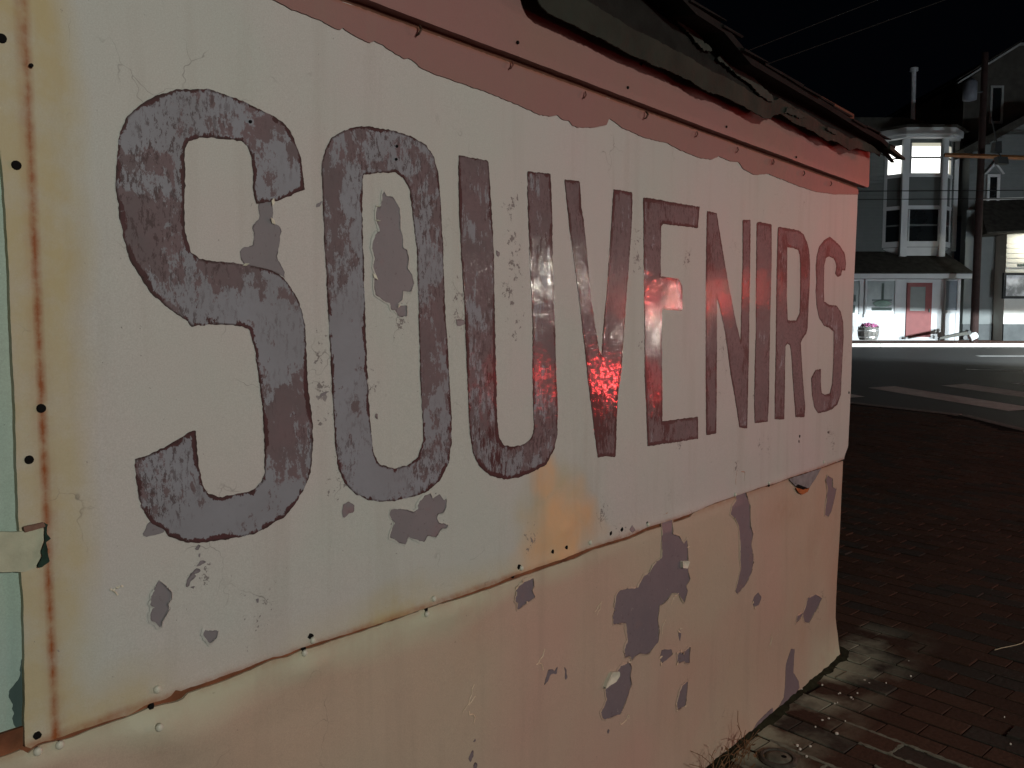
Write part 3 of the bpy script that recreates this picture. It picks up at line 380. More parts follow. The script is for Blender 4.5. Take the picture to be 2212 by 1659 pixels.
# brick pavement: bedding slab with kerb, then the bricks
SAND = simple('dark_joint_sand', (.014, .012, .010), .95, .1, .3, 20, .3)
KERB = simple('granite_kerb', (.20, .19, .18), .8, .2, .25, 14, .4)
def in_poly(x, y, poly):
    c = False; n = len(poly)
    for i in range(n):
        x0, y0 = poly[i]; x1, y1 = poly[(i+1) % n]
        if (y0 > y) != (y1 > y) and x < (x1-x0)*(y-y0)/(y1-y0)+x0: c = not c
    return c
slab = sheet('pavement', [CURB], SAND, None, th=.13, cell=.35, mp=lambda r, f, d: SW(r, f, hs(f)-.0045+d)); slab['kind'] = 'structure'
for ax in (0,):
    kb = MB()
    pts = CURB[2:10]
    for i in range(len(pts)-1):
        (r0, f0), (r1, f1) = pts[i], pts[i+1]; L = math.hypot(r1-r0, f1-f0); n = max(1, int(L/1.1))
        nx_, ny_ = (f1-f0)/L*.15, -(r1-r0)/L*.15
        for k in range(n):
            t0, t1 = k/n, (k+1)/n-.006
            a = (r0+(r1-r0)*t0, f0+(f1-f0)*t0); b = (r0+(r1-r0)*t1, f0+(f1-f0)*t1)
            P4 = [a, b, (b[0]+nx_, b[1]+ny_), (a[0]+nx_, a[1]+ny_)]
            o = MB().hexa([SW(r, f, hr(f)-.05) for r, f in P4]+[SW(r, f, hs(f)+.004) for r, f in P4]).build('kerb_stone', KERB, slab)
def brick_mat(name, c1, c2, c3, mort=False):
    t = NT(name, .8, .2)
    oi = t.n.new('ShaderNodeObjectInfo'); geo = t.n.new('ShaderNodeNewGeometry')
    rnd = t.math('FRACT', t.math('ADD', oi.outputs['Random'], geo.outputs['Random Per Island']))
    a = t.mix(t.ramp(rnd, 0, .75), c1, c2); a = t.mix(t.ramp(rnd, .76, .80), a, c3)
    t.tc.outputs['Object']
    sep = t.n.new('ShaderNodeSeparateXYZ'); t.link(geo.outputs['Position'], sep.inputs[0])
    n = t.n.new('ShaderNodeTexNoise'); n.inputs['Scale'].default_value = 5.5; n.inputs['Detail'].default_value = 6; t.link(geo.outputs['Position'], n.inputs['Vector'])
    n2 = t.n.new('ShaderNodeTexNoise'); n2.inputs['Scale'].default_value = 60; n2.inputs['Detail'].default_value = 4; t.link(geo.outputs['Position'], n2.inputs['Vector'])
    a = t.mix(t.ramp(n2.outputs['Fac'], .35, .75, 0, .5), a, tuple(x*.45 for x in c1))
    # old whitewash run-off next to the wall (wall face is y = 0)
    near = t.ramp(sep.outputs['Y'], -.36, -.06, 0, 1); wash = t.math('MULTIPLY', near, t.ramp(n.outputs['Fac'], .42, .60, .0, 1.0))
    fleck = t.math('MULTIPLY', t.ramp(n2.outputs['Fac'], .70, .74), t.ramp(sep.outputs['Y'], -1.3, -.2, 0, .35))
    a = t.mix(t.math('MULTIPLY', t.math('MULTIPLY', wash, t.ramp(sep.outputs['Y'], .02, .06, 1, 0)), t.ramp(sep.outputs['X'], 4.0, 4.5, 1, 0)), a, (.30, .32, .245)); a = t.mix(fleck, a, (.16, .15, .13))
    t.col(a); t.bump(n2.outputs['Fac'], .6, .006)
    return t.m
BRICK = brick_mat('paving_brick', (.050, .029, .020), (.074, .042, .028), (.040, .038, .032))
MORT = simple('pale_mortar', (.17, .18, .145), .9, .15, .25, 30, .4)
PW, PL = .116, .225; ang = RAD(-8)
ux = np.array((cos(ang), sin(ang))); uy = np.array((-sin(ang), cos(ang)))
cands = []
for i in range(-30, 150):
    for j in range(-45, 70):
        c = np.array((2.0, -.2))+ux*(i*PW)+uy*((j+.5*(i % 2))*PL)
        rr = c[0]*R_[0]+(c[1]+1.32)*R_[1]; ff = c[0]*F_[0]+(c[1]+1.32)*F_[1]
        if ff < 1.6 or ff > 15 or rr < .02*ff-.6 or rr > .80*ff+1.2: continue
        if not in_poly(rr, ff, CURB) or rr > 6.62: continue
        if c[0] < 3.84 and c[1] > .03: continue
        if not in_poly(rr, ff+.12, CURB) or not in_poly(rr+.18, ff, CURB): continue
        cands.append((ff, c, rr))
cands.sort(key=lambda t: t[0])
def brick_geo(w, l, h, b=.0035):
    x, y = w/2, l/2
    V = [(-x,-y,-h),(x,-y,-h),(x,y,-h),(-x,y,-h),(-x,-y,-b),(x,-y,-b),(x,y,-b),(-x,y,-b),(-x+b,-y+b,0),(x-b,-y+b,0),(x-b,y-b,0),(-x+b,y-b,0)]
    return V, [(0,1,5,4),(1,2,6,5),(2,3,7,6),(3,0,4,7),(4,5,9,8),(5,6,10,9),(6,7,11,10),(7,4,8,11),(8,9,10,11)]
bv, bf = brick_geo(PW-.012, PL-.005, .05, .002)
bme = bpy.data.meshes.new('brick'); bme.from_pydata(bv, [], bf); bme.materials.append(BRICK)
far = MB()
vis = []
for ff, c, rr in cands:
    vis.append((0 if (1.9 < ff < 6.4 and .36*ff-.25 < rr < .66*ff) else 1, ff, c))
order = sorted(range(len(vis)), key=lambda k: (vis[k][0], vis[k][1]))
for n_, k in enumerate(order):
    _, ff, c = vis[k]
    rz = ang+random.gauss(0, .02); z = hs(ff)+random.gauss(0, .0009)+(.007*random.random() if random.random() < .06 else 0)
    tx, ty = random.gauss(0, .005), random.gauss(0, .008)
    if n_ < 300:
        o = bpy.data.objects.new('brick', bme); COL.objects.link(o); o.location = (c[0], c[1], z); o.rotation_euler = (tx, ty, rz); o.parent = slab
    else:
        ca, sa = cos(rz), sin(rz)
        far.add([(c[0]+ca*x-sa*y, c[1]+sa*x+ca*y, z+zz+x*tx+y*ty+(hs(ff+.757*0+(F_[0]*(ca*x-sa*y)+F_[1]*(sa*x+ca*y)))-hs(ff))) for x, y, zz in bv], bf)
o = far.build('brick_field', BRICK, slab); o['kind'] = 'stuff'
# pale mortar squeezed up between the bricks beside the drain
mm = MB()
def mline(a, b, w=.012):
    a = np.array(a); b = np.array(b); n = b-a; n = n/np.linalg.norm(n); n = np.array((-n[1], n[0]))
    K = 16; top = []
    for k in range(K):
        p = a+(b-a)*k/(K-1); ww = w*(.25+1.3*vnoise(p[0]*60+.01, p[1]*60, 6))/2; p = p+n*random.gauss(0, .0015); top += [tuple(p-n*ww), tuple(p+n*ww)]
    z = hs(2)
    V = [(x, y, z+.0012+.0015*random.random()) for x, y in top]+[(x, y, z-.02) for x, y in top]; Fm = []
    for k in range(K-1):
        i = 2*k; Fm += [(i, i+2, i+3, i+1), (i, 2*K+i, 2*K+i+2, i+2), (i+1, i+3, 2*K+i+3, 2*K+i+1)]
    mm.add(V, Fm)
for i in range(4, 11):
    for j in range(-6, 2):
        c = np.array((2.0, -.2))+ux*(i*PW)+uy*((j+.5*(i % 2))*PL)
        if c[1] > -.12 or c[0] < 2.55 or c[0] > 3.25 or c[1] < -1.25: continue
        if vnoise(c[0]*3.1, c[1]*3.1, 5) < .25: continue
        e1 = c+ux*PW/2-uy*PL/2; e2 = c+ux*PW/2+uy*PL/2; e0 = c-ux*PW/2-uy*PL/2
        mline(tuple(e1), tuple(e2), .016)
        if random.random() < .7: mline(tuple(e0), tuple(e1), .014)
o = mm.build('mortar', MORT, slab); o['kind'] = 'stuff'

# dirt and moss along the foot of the wall
DIRT = simple('mossy_dirt', (.02, .024, .014), .95, .1, .5, 30, .6)
mb = MB(); N = 90
V = []; Fm = []
for k in range(N+1):
    x = 1.6+(3.95-1.6)*k/N; w = .025+.03*vnoise(x*6, 0, 3)+.02*vnoise(x*23, 0, 9)
    for t in (0, .4, .75, 1): V.append((x, .02-(w+.02)*t, hs(0)+.016*(1-t)*(.5+vnoise(x*40, t*5, 4))-.006*t+.004))
for k in range(N):
    for j in range(3): i = k*4+j; Fm.append((i, i+1, i+5, i+4))
o = mesh_obj('dirt', V, Fm, DIRT, None, True); o['kind'] = 'stuff'; o['label'] = 'dark mossy dirt lying along the foot of the painted wall'; o['category'] = 'dirt'

# ============================================================ THE PAINTED STAND
st = thing('souvenir_stand', 'peeling pink and cream wooden stand with SOUVENIRS painted on its long wall', 'building', (2.0, 0, 0))
def own(o):           # keep world placement under the stand's empty
    o.location = (o.location[0]-2.0, o.location[1], o.location[2]); return o
SEAM = .8775
def up_attr_ochre(X, Z):
    left = np.clip((.555+.03*fbm(X, Z, .25, 3)-X)/.045, 0, 1)*(.62+.35*vnoise(X*4, Z*5, 44))
    dx, dz = (X-1.700)/.165, (Z-(.985))/.155
    blob = np.clip(1.15-np.sqrt(dx*dx+dz*dz+0*X)+.35*fbm(X, Z, .12, 7), 0, 1)
    low = np.clip(1-(Z-SEAM)/(.05+.05*vnoise(X*5, 0*X, 2)), 0, 1)*np.clip(2.3-X, 0, 1)*.7*vnoise(X*7, Z*3, 12)*1.5
    return np.clip(np.maximum(np.maximum(left, np.clip(blob*1.1, 0, .55)), low), 0, 1)
rl = DATA['rustline']
def rustline_x(Z):
    zs = [p[1] for p in rl][::-1]; xs = [p[0] for p in rl][::-1]
    return np.interp(Z, zs, xs)
def up_attr_rust(X, Z):
    d = np.abs(X-rustline_x(Z)); a = np.clip(1-d/.0075, 0, 1)*.85+np.clip(1-d/.02, 0, 1)*.25
    s = np.clip(1-(Z-SEAM)/.012, 0, 1)*.6
    core = .35*np.clip(.55-np.hypot((X-1.73)/.12, (Z-.985)/.10)+.3*fbm(X, Z, .06, 21), 0, 1)*.75
    return np.clip(np.maximum(np.maximum(a, s), core), 0, 1)
DENTS = [(random.Random(k).uniform(.6, 3.8), random.Random(k+99).uniform(.95, 2.0), random.Random(k+7).uniform(.03, .10), random.Random(k+3).uniform(-.0016, .0016)) for k in range(26)]
def wear_attr(X, Z):
    w = 0*X
    for x_, z_ in DATA['wear']: w = np.maximum(w, np.clip(1.1-np.hypot((X-x_)/.045, (Z-z_)/.06), 0, 1))
    return w
def up_attr_orange(X, Z):
    a = np.clip(1.0-np.hypot((X-1.74)/.20, (Z-(.975+.0*X))/.155)+.45*fbm(X, Z, .13, 7), 0, 1)
    b = np.clip(1.0-np.hypot((X-1.66)/.07, (Z-1.10)/.075)+.3*fbm(X, Z, .06, 17), 0, 1)
    return np.clip(np.maximum(a*1.7, b*1.4), 0, .9)
def relief_up(X, Z, ed):
    lip = np.exp(-np.maximum(Z-SEAM, 0)/.022)*(.004+.008*np.clip(fbm(X, 0*Z, .16, 5), 0, 1))*np.clip((3.8-X), .2, 1)
    groove = -.0035*np.clip(1-np.abs(X-rustline_x(Z)-.002)/.005, 0, 1)
    gl = np.clip(1-np.hypot((X-1.73)/.16, (Z-.95)/.09), 0, 1)*.007*(1+.5*fbm(X, Z, .05, 4))
    dn = 0
    for x_, z_, r_, a_ in DENTS: dn = dn+a_*np.exp(-((X-x_)**2+(Z-z_)**2)/(r_*r_))
    return lip+groove+gl+dn+.0022*fbm(X, Z, .45, 6, 2)
top_z = 2.118
seam_top = [tuple(p) for p in DATA['seam']]
edr = DATA['edge_r']
panel = [(-.6, top_z)]+[(-.6, .872)]+[(.30, .871)]+seam_top+[(edr[-1][0], seam_top[-1][1])]+[tuple(p) for p in edr[::-1][:-1]]+[(3.96, top_z)]
te = DATA['teal_edge']
panel[0:3] = [(te[1][0], top_z)]+[tuple(p) for p in te[2:-1]]+[(te[-1][0], .8745), (.405, .874)]
o = own(sheet('sign_panel', [panel], CREAM, st, y=0, th=.010, cell=.009, jit=((.0012, .02), (.0006, .006)),
     attrs={'ochre': up_attr_ochre, 'rust': up_attr_rust, 'orange': up_attr_orange, 'wear': wear_attr}, relief=relief_up))
edl = DATA['edge_lo']
lowp = [(-.6, -.08), (-.6, .858), (.33, .858)]+[(x, z-.001) for x, z in DATA['seam_lo']]+[tuple(p) for p in edl[:-1]]+[(edl[-1][0], -.08)]
lowp = [(-.6, -.08), (-.6, .8725)]+[(.425, .8725), (.43, .862)]+[(x, z) for x, z in DATA['seam_lo']]+[tuple(p) for p in edl[:-1]]+[(edl[-1][0], -.08)]
def relief_lo(X, Z, ed):
    b = 0*X
    for cx_, cz_, sx, sz, a, s in ((.70, .775, .10, .075, .020, .5), (.62, .835, .05, .035, .012, .2), (.93, .84, .045, .03, .010, 0), (1.30, .845, .07, .035, .008, 0), (1.2, .55, .5, .25, .010, .3), (2.4, .6, .5, .3, .012, .2), (3.2, .35, .3, .3, .014, .4), (3.68, .25, .12, .22, .018, 0), (.45, .84, .04, .02, .008, 0)):
        u = (X-cx_)+(Z-cz_)*s; b = b+a*np.exp(-(u/sx)**2-((Z-cz_)/sz)**2)
    crease = np.clip((.80-Z)/.05, 0, 1)*np.clip((X-.58)/.06, 0, 1)*np.clip((1.1-X)/.3, 0, 1)*(-.008)
    flare = .019*np.clip((.22-Z)/.27, 0, 1)**2                 # the foot of the boarding kicks out
    return (b+crease+.0030*fbm(X, Z, .30, 8, 3)-.002)*np.clip((SEAM-Z)/.035, .12, 1)+flare
lo_o = lambda X, Z: np.clip(np.clip(1-(SEAM-Z)/(.045+.06*vnoise(X*4.5, 0*X, 8)), 0, 1)*np.clip(2.4-X, 0, 1)*1.0+np.clip((.16-Z)/.2, 0, 1)*.9*np.clip((X-3.4)/.3, 0, 1), 0, 1)
lo_r = lambda X, Z: np.clip(np.clip(fbm(X, Z, .35, 33), 0, 1)*.35+np.clip(1-(SEAM-Z)/.02, 0, 1)*.5+np.clip(.5-np.hypot((X-3.2)/.5, (Z-.75)/.2), 0, 1)*.5, 0, .8)
o = own(sheet('lower_panel', [lowp], PEACH, st, y=-.0005, th=.0125, cell=.010, jit=((.0012, .02), (.0008, .007)), attrs={'ochre': lo_o, 'rust': lo_r}, relief=relief_lo))
relL = lambda X, Z: relief_lo(X, Z, 0)
# backing structure behind the sheets
own(MB().box(-3.2, 3.79, .016, 2.6, -.1, 2.33).build('frame_wall', BLACK, st))
own(MB().box(-.6, 3.80, .004, .014, .84, .905).build('seam_strip', RUST, st))
own(MB().box(-.6, 3.955, .001, .014, 2.10, 2.20).build('upper_gap', BRWN, st))
# narrow end face at the far corner
own(MB().box(3.79, 3.80, .014, 2.6, -.1, 2.33).build('end_wall', PEACH, st))
# corner trim and teal board at the left
notch = [tuple(p) for p in DATA['notch']]
own(MB().box(-1.2, .47, .0105, .03, .884, 2.12).build('teal_board', TEAL, st))
own(MB().box(-1.2, .455, .005, .0145, .868, .8845).build('black_gap', BLACK, st))
BARE = simple('bare_patch', (.40, .42, .315), .7, .2, .15, 20, .3)
own(sheet('pale_patch', [[tuple(p) for p in DATA['patch_l']]], BARE, st, y=.0045, th=.006, cell=.003, jit=((.0015, .012),), relief=lambda X, Z, e: .002*fbm(X, Z, .03, 3)))
own(sheet('broken_edge', [[tuple(p) for p in DATA['jag']]], simple('green_black_hole', (.012, .030, .022), .8, .2, .5, 60, .3), st, y=.0105, th=.003, cell=.0022, jit=((.0012, .008),)))
own(sheet('rusty_bar', [[tuple(p) for p in DATA['bar']]], simple('brown_bar', (.17, .10, .075), .7, .2, .3, 40, .3), st, y=.0110, th=.004, cell=.0025, jit=((.0006, .01),)))
own(sheet('teal_scuff', [[(.415,.86),(.452,.98),(.449,1.03),(.432,1.02),(.428,.98),(.415,.96)]], simple('teal_scuff_dark', (.05, .085, .08), .8), st, y=-.0095, th=.001, cell=.003, jit=((.008, .02), (.004, .008))))
# pink band across the top of the sign panel, ragged lower edge
bd = [tuple(p) for p in DATA['band']]
sl = bd[0]
band = [(-.5, top_z-.001), (-.5, 2.19)]
band = [(bd[0][0]-.4, 2.15), ]+bd+[(3.957, 2.105), (3.957, top_z-.001), (bd[0][0]-.4, top_z-.001)]
band = [(-.4, top_z-.001), (-.4, 2.092), (.6, 2.094)]+[p for p in bd]+[(3.957, 2.09), (3.957, top_z-.001)]
own(sheet('painted_band', [band], PINK, st, y=.0035, th=.0033, cell=.006, jit=((.002, .012), (.0012, .005)), attrs={'ochre': lambda X, Z: 0*X, 'rust': lambda X, Z: np.clip(1-(top_z-Z)/.008, 0, 1)*.6}, relief=lambda X, Z, e: .0022*fbm(X, Z, .45, 6, 2)))
# header board, stands proud so it throws the dark line under it
hb = [(-1.2, 2.127), (.5, 2.126), (1.5, 2.1285), (2.4, 2.1265), (3.2, 2.128), (4.02, 2.130), (4.035, 2.14), (4.035, 2.345), (-1.2, 2.345)]
own(sheet('header_board', [hb], PINK, st, y=.027, th=.027, cell=.012, jit=((.0012, .05),), attrs={'ochre': lambda X, Z: 0*X, 'rust': lambda X, Z: 0*X}, relief=lambda X, Z, e: .003*fbm(X, Z, .5, 16, 2)-.002*np.exp(-e/.006)))
FLASH = simple('tarred_felt', (.019, .025, .019), .75, .25, .3, 7, .5)
FLASHL = simple('worn_felt', (.036, .042, .036), .8, .2, .3, 12, .5)
ROOF = simple('old_shingle', (.008, .008, .0078), .95, .2, .4, 9, .6)
fl = [tuple(p) for p in DATA['flash']]
REX = [p[0] for p in DATA['roof_edge']]; REZ = [p[2] for p in DATA['roof_edge']]
fel = [(x_, float(np.interp(x_, REX, REZ))-.016) for x_ in np.linspace(1.3, 4.04, 22)]
fx = [p[0] for p in fl]; fz = [p[1] for p in fl]
fel = [(x_, min(float(np.interp(x_, fx, fz))+.075-.035*(x_-1.6)/2.4, float(np.interp(x_, REX, REZ))-.02)) for x_ in np.linspace(fx[0]-.05, 4.04, 30)]
own(sheet('felt_strip', [[(fx[0]-.06, 2.34)]+fl+[(4.075, 2.275)]+fel[::-1]], FLASH, st, y=.080, th=.004, cell=.008, jit=((.003, .035), (.003, .012)), relief=lambda X, Z, e: .004*fbm(X, Z, .08, 5)))
eav = [(x_, float(np.interp(x_, REX, REZ))-.010) for x_ in np.linspace(1.0, 4.04, 30)]
own(sheet('eave_board', [[(1.0, 2.33), (fx[0], 2.32)]+[(x_, z_-.012) for x_, z_ in fel[1:]]+eav[::-1]], simple('black_eave_board', (.010, .011, .010), .9, .15, .4, 12, .6), st, y=.072, th=.004, cell=.012, jit=((.002, .02),), relief=lambda X, Z, e: .004*fbm(X, Z, .10, 15)))
for poly in (((1.78, 2.420), (2.0, 2.385), (2.2, 2.352), (2.32, 2.320), (2.36, 2.332), (2.22, 2.372), (2.0, 2.405), (1.8, 2.438)),
             ((2.40, 2.315), (2.6, 2.292), (2.78, 2.262), (2.83, 2.268), (2.80, 2.292), (2.62, 2.315), (2.42, 2.336)),
             ((2.92, 2.252), (3.06, 2.256), (3.12, 2.268), (3.02, 2.280), (2.94, 2.272)),
             ((3.3, 2.262), (3.42, 2.258), (3.46, 2.268), (3.34, 2.276))):
    own(sheet('worn_edge', [list(poly)], FLASHL, st, y=.087, th=.004, cell=.005, jit=((.006, .03), (.006, .009)), relief=lambda X, Z, e: .003*fbm(X, Z, .10, 5)))
own(MB().box(-3.2, 3.80, -.028, .016, 2.33, 2.42).build('top_plate', BRWN, st))
# roof: soffit to the crooked eave, roof deck rising behind, ragged shingles on the edge
re = [(-3.2, -.17, 2.62), (0., -.17, 2.55)]+[tuple(p) for p in DATA['roof_edge']]
re = [(x, y, z+.006*(vnoise(x*5, 0, 4)-.5)) for x, y, z in re]
V = []; Fm = []
for x, y, z in re: V += [(x, .02, z+.01), (x, y, z-.012), (x, y-.004, z+.006), (x, 1.3, z+.42), (x, 2.7, z-.05)]
for i in range(len(re)-1):
    for j in range(4): a = i*5+j; Fm.append((a, a+5, a+6, a+1))
n_ = (len(re)-1)*5; Fm.append((n_, n_+1, n_+2, n_+3, n_+4)); Fm.append((4, 3, 2, 1, 0))
own(mesh_obj('roof', V, Fm, ROOF, st))
own(MB().prism([(.02, 2.33), (1.3, 2.93), (2.6, 2.33)], 0, 3.79, 3.80).build('gable_end', PEACH, st))
x = .9
rex = [p[0] for p in re]; rey = [p[1] for p in re]; rez = [p[2] for p in re]
while x < 4.04:
    w = .13+.10*random.random(); x1_ = min(x+w, 4.055); xm = (x+x1_)/2
    y = float(np.interp(xm, rex, rey)); z = float(np.interp(xm, rex, rez)); dr = random.gauss(0, .006); ex = .012+.018*random.random()
    y0, y1 = y-ex*.6, y+.22; z0 = z+.004+dr*.4; z1 = z0+.22*.31; y0 += .0
    a, b = x+.002, x1_-.002; t = .007
    own(MB().hexa([(a, y0, z0), (b, y0+random.gauss(0, .006), z0+random.gauss(0, .003)), (b, y1, z1), (a, y1, z1), (a, y0, z0+t), (b, y0, z0+t), (b, y1, z1+t), (a, y1, z1+t)]).build('shingle', ROOF, st))
    x = x1_
# curled felt tip beyond the corner
own(MB().hexa([(3.98, -.13, 2.283), (4.14, -.150, 2.256), (4.135, -.120, 2.262), (3.98, -.08, 2.30), (3.98, -.13, 2.302), (4.14, -.150, 2.266), (4.135, -.120, 2.266), (3.98, -.08, 2.318)]).build('felt_tip', FLASH, st))
own(MB().hexa([(4.0, -.10, 2.290), (4.11, -.112, 2.245), (4.115, -.095, 2.247), (4.0, -.07, 2.30), (4.0, -.10, 2.300), (4.11, -.112, 2.249), (4.115, -.095, 2.251), (4.0, -.07, 2.31)]).build('felt_tip', FLASH, st))
# letters
relU = lambda X, Z, e: relief_up(X, Z, e)
wears = (.25, .20, .60, .95, .80, 1.0, 1.0, .85, .85)
for k, (polys, w, ch) in enumerate(zip(DATA['letters'], wears, 'SOUVENIRS')):
    m = letter_mat('letter_paint_%s%d' % (ch.lower(), k), w, 1.0, k*5+1)
    cell = .0032 if k < 3 else .004
    o = own(sheet('letter', [list(p) for p in polys], m, st, y=.0012, th=.0011, cell=cell, jit=((.0013, .022), (.0022, .007)), relief=lambda X, Z, e: relU(X, Z, e)+.00012*fbm(X, Z, .015, 9), seed=k*9))
    o['label'] = ['weathered grey-mauve letter S, first and largest in view', 'grey letter O beside the first S, chipped patch inside it', 'letter U with maroon brush strokes', 'letter V with red glints at its foot', 'letter E with a glossy middle bar', 'letter N', 'letter I', 'letter R', 'letter S at the end of the word beside the corner'][k]
# flaked patches: grey undercoat showing, with the torn paint edge standing round it
LIP = simple('torn_paint_lip', (.58, .57, .47), .5, .3, .1, 30, .2)
LIPP = simple('torn_peach_lip', (.60, .47, .34), .5, .3, .1, 30, .2)
for k, p in enumerate(DATA['patch_up']):
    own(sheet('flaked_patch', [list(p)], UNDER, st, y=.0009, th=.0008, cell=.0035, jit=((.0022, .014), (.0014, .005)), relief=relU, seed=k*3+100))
    if k in (1, 2, 4, 5): own(sheet('paint_lip', [list(p)], CREAM, st, y=.0012, th=.0011, cell=.0028, jit=((.0022, .014), (.0014, .005)), relief=relU, seed=k*3+100, ring=.0045, curl=.0026, attrs={'ochre': up_attr_ochre, 'rust': up_attr_rust, 'orange': up_attr_orange}))
for k, p in enumerate(DATA['patch_low']):
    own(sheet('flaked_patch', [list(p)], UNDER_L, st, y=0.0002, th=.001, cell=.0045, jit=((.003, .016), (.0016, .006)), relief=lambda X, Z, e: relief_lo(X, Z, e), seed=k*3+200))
    if k in (0, 1, 2, 3, 6, 8, 12, 13): own(sheet('paint_lip', [list(p)], PEACH, st, y=.0010, th=.0016, cell=.0036, jit=((.003, .016), (.0016, .006)), relief=lambda X, Z, e: relief_lo(X, Z, e), seed=k*3+200, ring=.006, curl=.0035, attrs={'ochre': lo_o, 'rust': lo_r}))
for k, p in enumerate(DATA['chip_light']):
    own(sheet('curled_chip', [list(p)], LIP, st, y=.004, th=.0012, cell=.0035, jit=((.002, .012),), relief=lambda X, Z, e: relief_lo(X, Z, e)+.006*np.clip(1-e/.02, 0, 1), seed=k+50))
# loose curled flakes round the big patches
rr_ = random.Random(3)
for k in range(34):
    p = rr_.choice(DATA['patch_low'][:9]+DATA['patch_up'][:3]); a = rr_.choice(p)
    low = a[1] < SEAM; s = .003+.006*rr_.random(); th_ = rr_.random()*6.28
    base = float(relief_lo(np.array([a[0]]), np.array([a[1]]), 0)[0]) if low else .001
    y0 = -(base+.0015); c_, s_ = cos(th_)*s, sin(th_)*s
    V = [(a[0]-c_, y0, a[1]-s_), (a[0]+s_*.5, y0-.001, a[1]-c_*.5), (a[0]+c_*1.2, y0-.006*rr_.random()-.001, a[1]+s_*1.2), (a[0]-s_*.5, y0-.001, a[1]+c_*.5)]
    own(mesh_obj('paint_flake', V+[(x, y+.0012, z) for x, y, z in V], [(0,1,2,3), (4,7,6,5), (0,4,5,1), (1,5,6,2), (2,6,7,3), (3,7,4,0)], LIPP if low else LIP, st))
# blister cracks in the lower paint
for cx_, cz_, w in ((1.905, .70, .03), (1.36, .60, .035), (1.63, .62, .03), (2.05, .30, .03), (3.1, .28, .04), (1.36, .62, .02), (2.25, .58, .04), (1.95, .2, .03), (.86, .60, .02), (1.02, .46, .02), (.56, 1.08, .012)):
    for q in range(2):
        a = rr_.random()*6.28; pts_ = []
        px, pz = cx_+rr_.gauss(0, w*.5), cz_+rr_.gauss(0, w*.5)
        for s_ in range(5):
            pts_.append((px, pz)); a += rr_.gauss(0, .7); px += cos(a)*w*.35; pz += sin(a)*w*.35
        mb = MB()
        for i in range(4):
            (x0, z0), (x1, z1) = pts_[i], pts_[i+1]
            y0 = -float(relief_lo(np.array([x0]), np.array([z0]), 0)[0]) if z0 < SEAM else -.001
            y1 = -float(relief_lo(np.array([x1]), np.array([z1]), 0)[0]) if z1 < SEAM else -.001
            dx, dz = x1-x0, z1-z0; L = math.hypot(dx, dz)+1e-6; nx_, nz_ = -dz/L*.0013, dx/L*.0013; h = .0022*(1-abs(i-1.5)/3)
            mb.add([(x0, y0-.0005, z0), (x1, y1-.0005, z1), (x1+nx_, y1-h, z1+nz_), (x0+nx_, y0-h, z0+nz_), (x0+2.5*nx_, y0-.0003, z0+2.5*nz_), (x1+2.5*nx_, y1-.0003, z1+2.5*nz_)], [(0,1,2,3), (3,2,5,4)])
        own(mb.build('paint_blister', LIPP if cz_ < SEAM else LIP, st))
# gap hole near the far end
own(sheet('rot_hole', [[tuple(p) for p in DATA['hole']]], simple('weathered_board', (.22, .21, .22), .8, .2, .25, 25, .3), st, y=.006, th=.002, cell=.004, jit=((.0025, .02),), relief=lambda X, Z, e: relief_lo(X, Z, e)))
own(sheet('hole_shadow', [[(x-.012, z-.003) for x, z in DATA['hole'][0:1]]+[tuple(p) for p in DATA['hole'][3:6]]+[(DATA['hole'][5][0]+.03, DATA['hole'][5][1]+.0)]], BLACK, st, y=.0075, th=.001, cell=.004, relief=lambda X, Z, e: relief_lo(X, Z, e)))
own(sheet('rust_fringe', [[tuple(p) for p in DATA['hole_rim']]], simple('rust_fringe', (.36, .11, .035), .7, .2, .3, 20, .3), st, y=.0078, th=.001, cell=.004, jit=((.002, .015),), relief=lambda X, Z, e: relief_lo(X, Z, e)))
# nails, hooks, screws
METAL = simple('rusty_nail', (.05, .028, .018), .6, .4, .4, 40, .3)
PALE = simple('painted_screw', (.55, .56, .47), .45, .4, .15, 30, .2)
for k, (x, z) in enumerate(DATA['hook']):
    s = .85 if k in (0, 3) else .6
    y = -.006
    mb = MB().tube((x+.006, y-.004, z+.010), (x+.002, y-.016*s, z), .0022*s+.0008, 6).tube((x+.002, y-.016*s, z), (x-.003, y-.013*s, z-.012*s), .0022*s+.0008, 6).tube((x-.003, y-.013*s, z-.012*s), (x-.003, y-.004, z-.014*s), .002, 6)
    own(mb.build('bent_nail', METAL if k in (0, 3, 8) else simple('pink_hook%d' % k, (.14, .06, .05), .6), st))
for x, z in DATA['nailhole']:
    hi = z > 2.12; y = -.0285 if hi else (-.002 if x > .46 else -.001)
    r = .0068 if x < .47 else (.0042 if hi else .003)
    ob = own(MB().lathe((0, 0, 0), [(r, -.002), (r*.92, .0008), (.0004, .0010)], 12).build('nail_hole', BLACK, st)); ob.location = (x-2.0, y-.0012, z); ob.rotation_euler = (RAD(90), 0, 0)
for x, z in DATA['screw']:
    up = z > SEAM; y = -(relief_up(np.array([x]), np.array([z]), 0)[0] if up else relief_lo(np.array([x]), np.array([z]), 0)[0])
    ob = own(MB().lathe((0, 0, 0), [(.0068, -.004), (.0066, .0015), (.0045, .0038), (.0016, .0045)], 12).build('screw_head', PALE, st, True)); ob.location = (x-2.0, y-.001, z); ob.rotation_euler = (RAD(90), 0, 0)
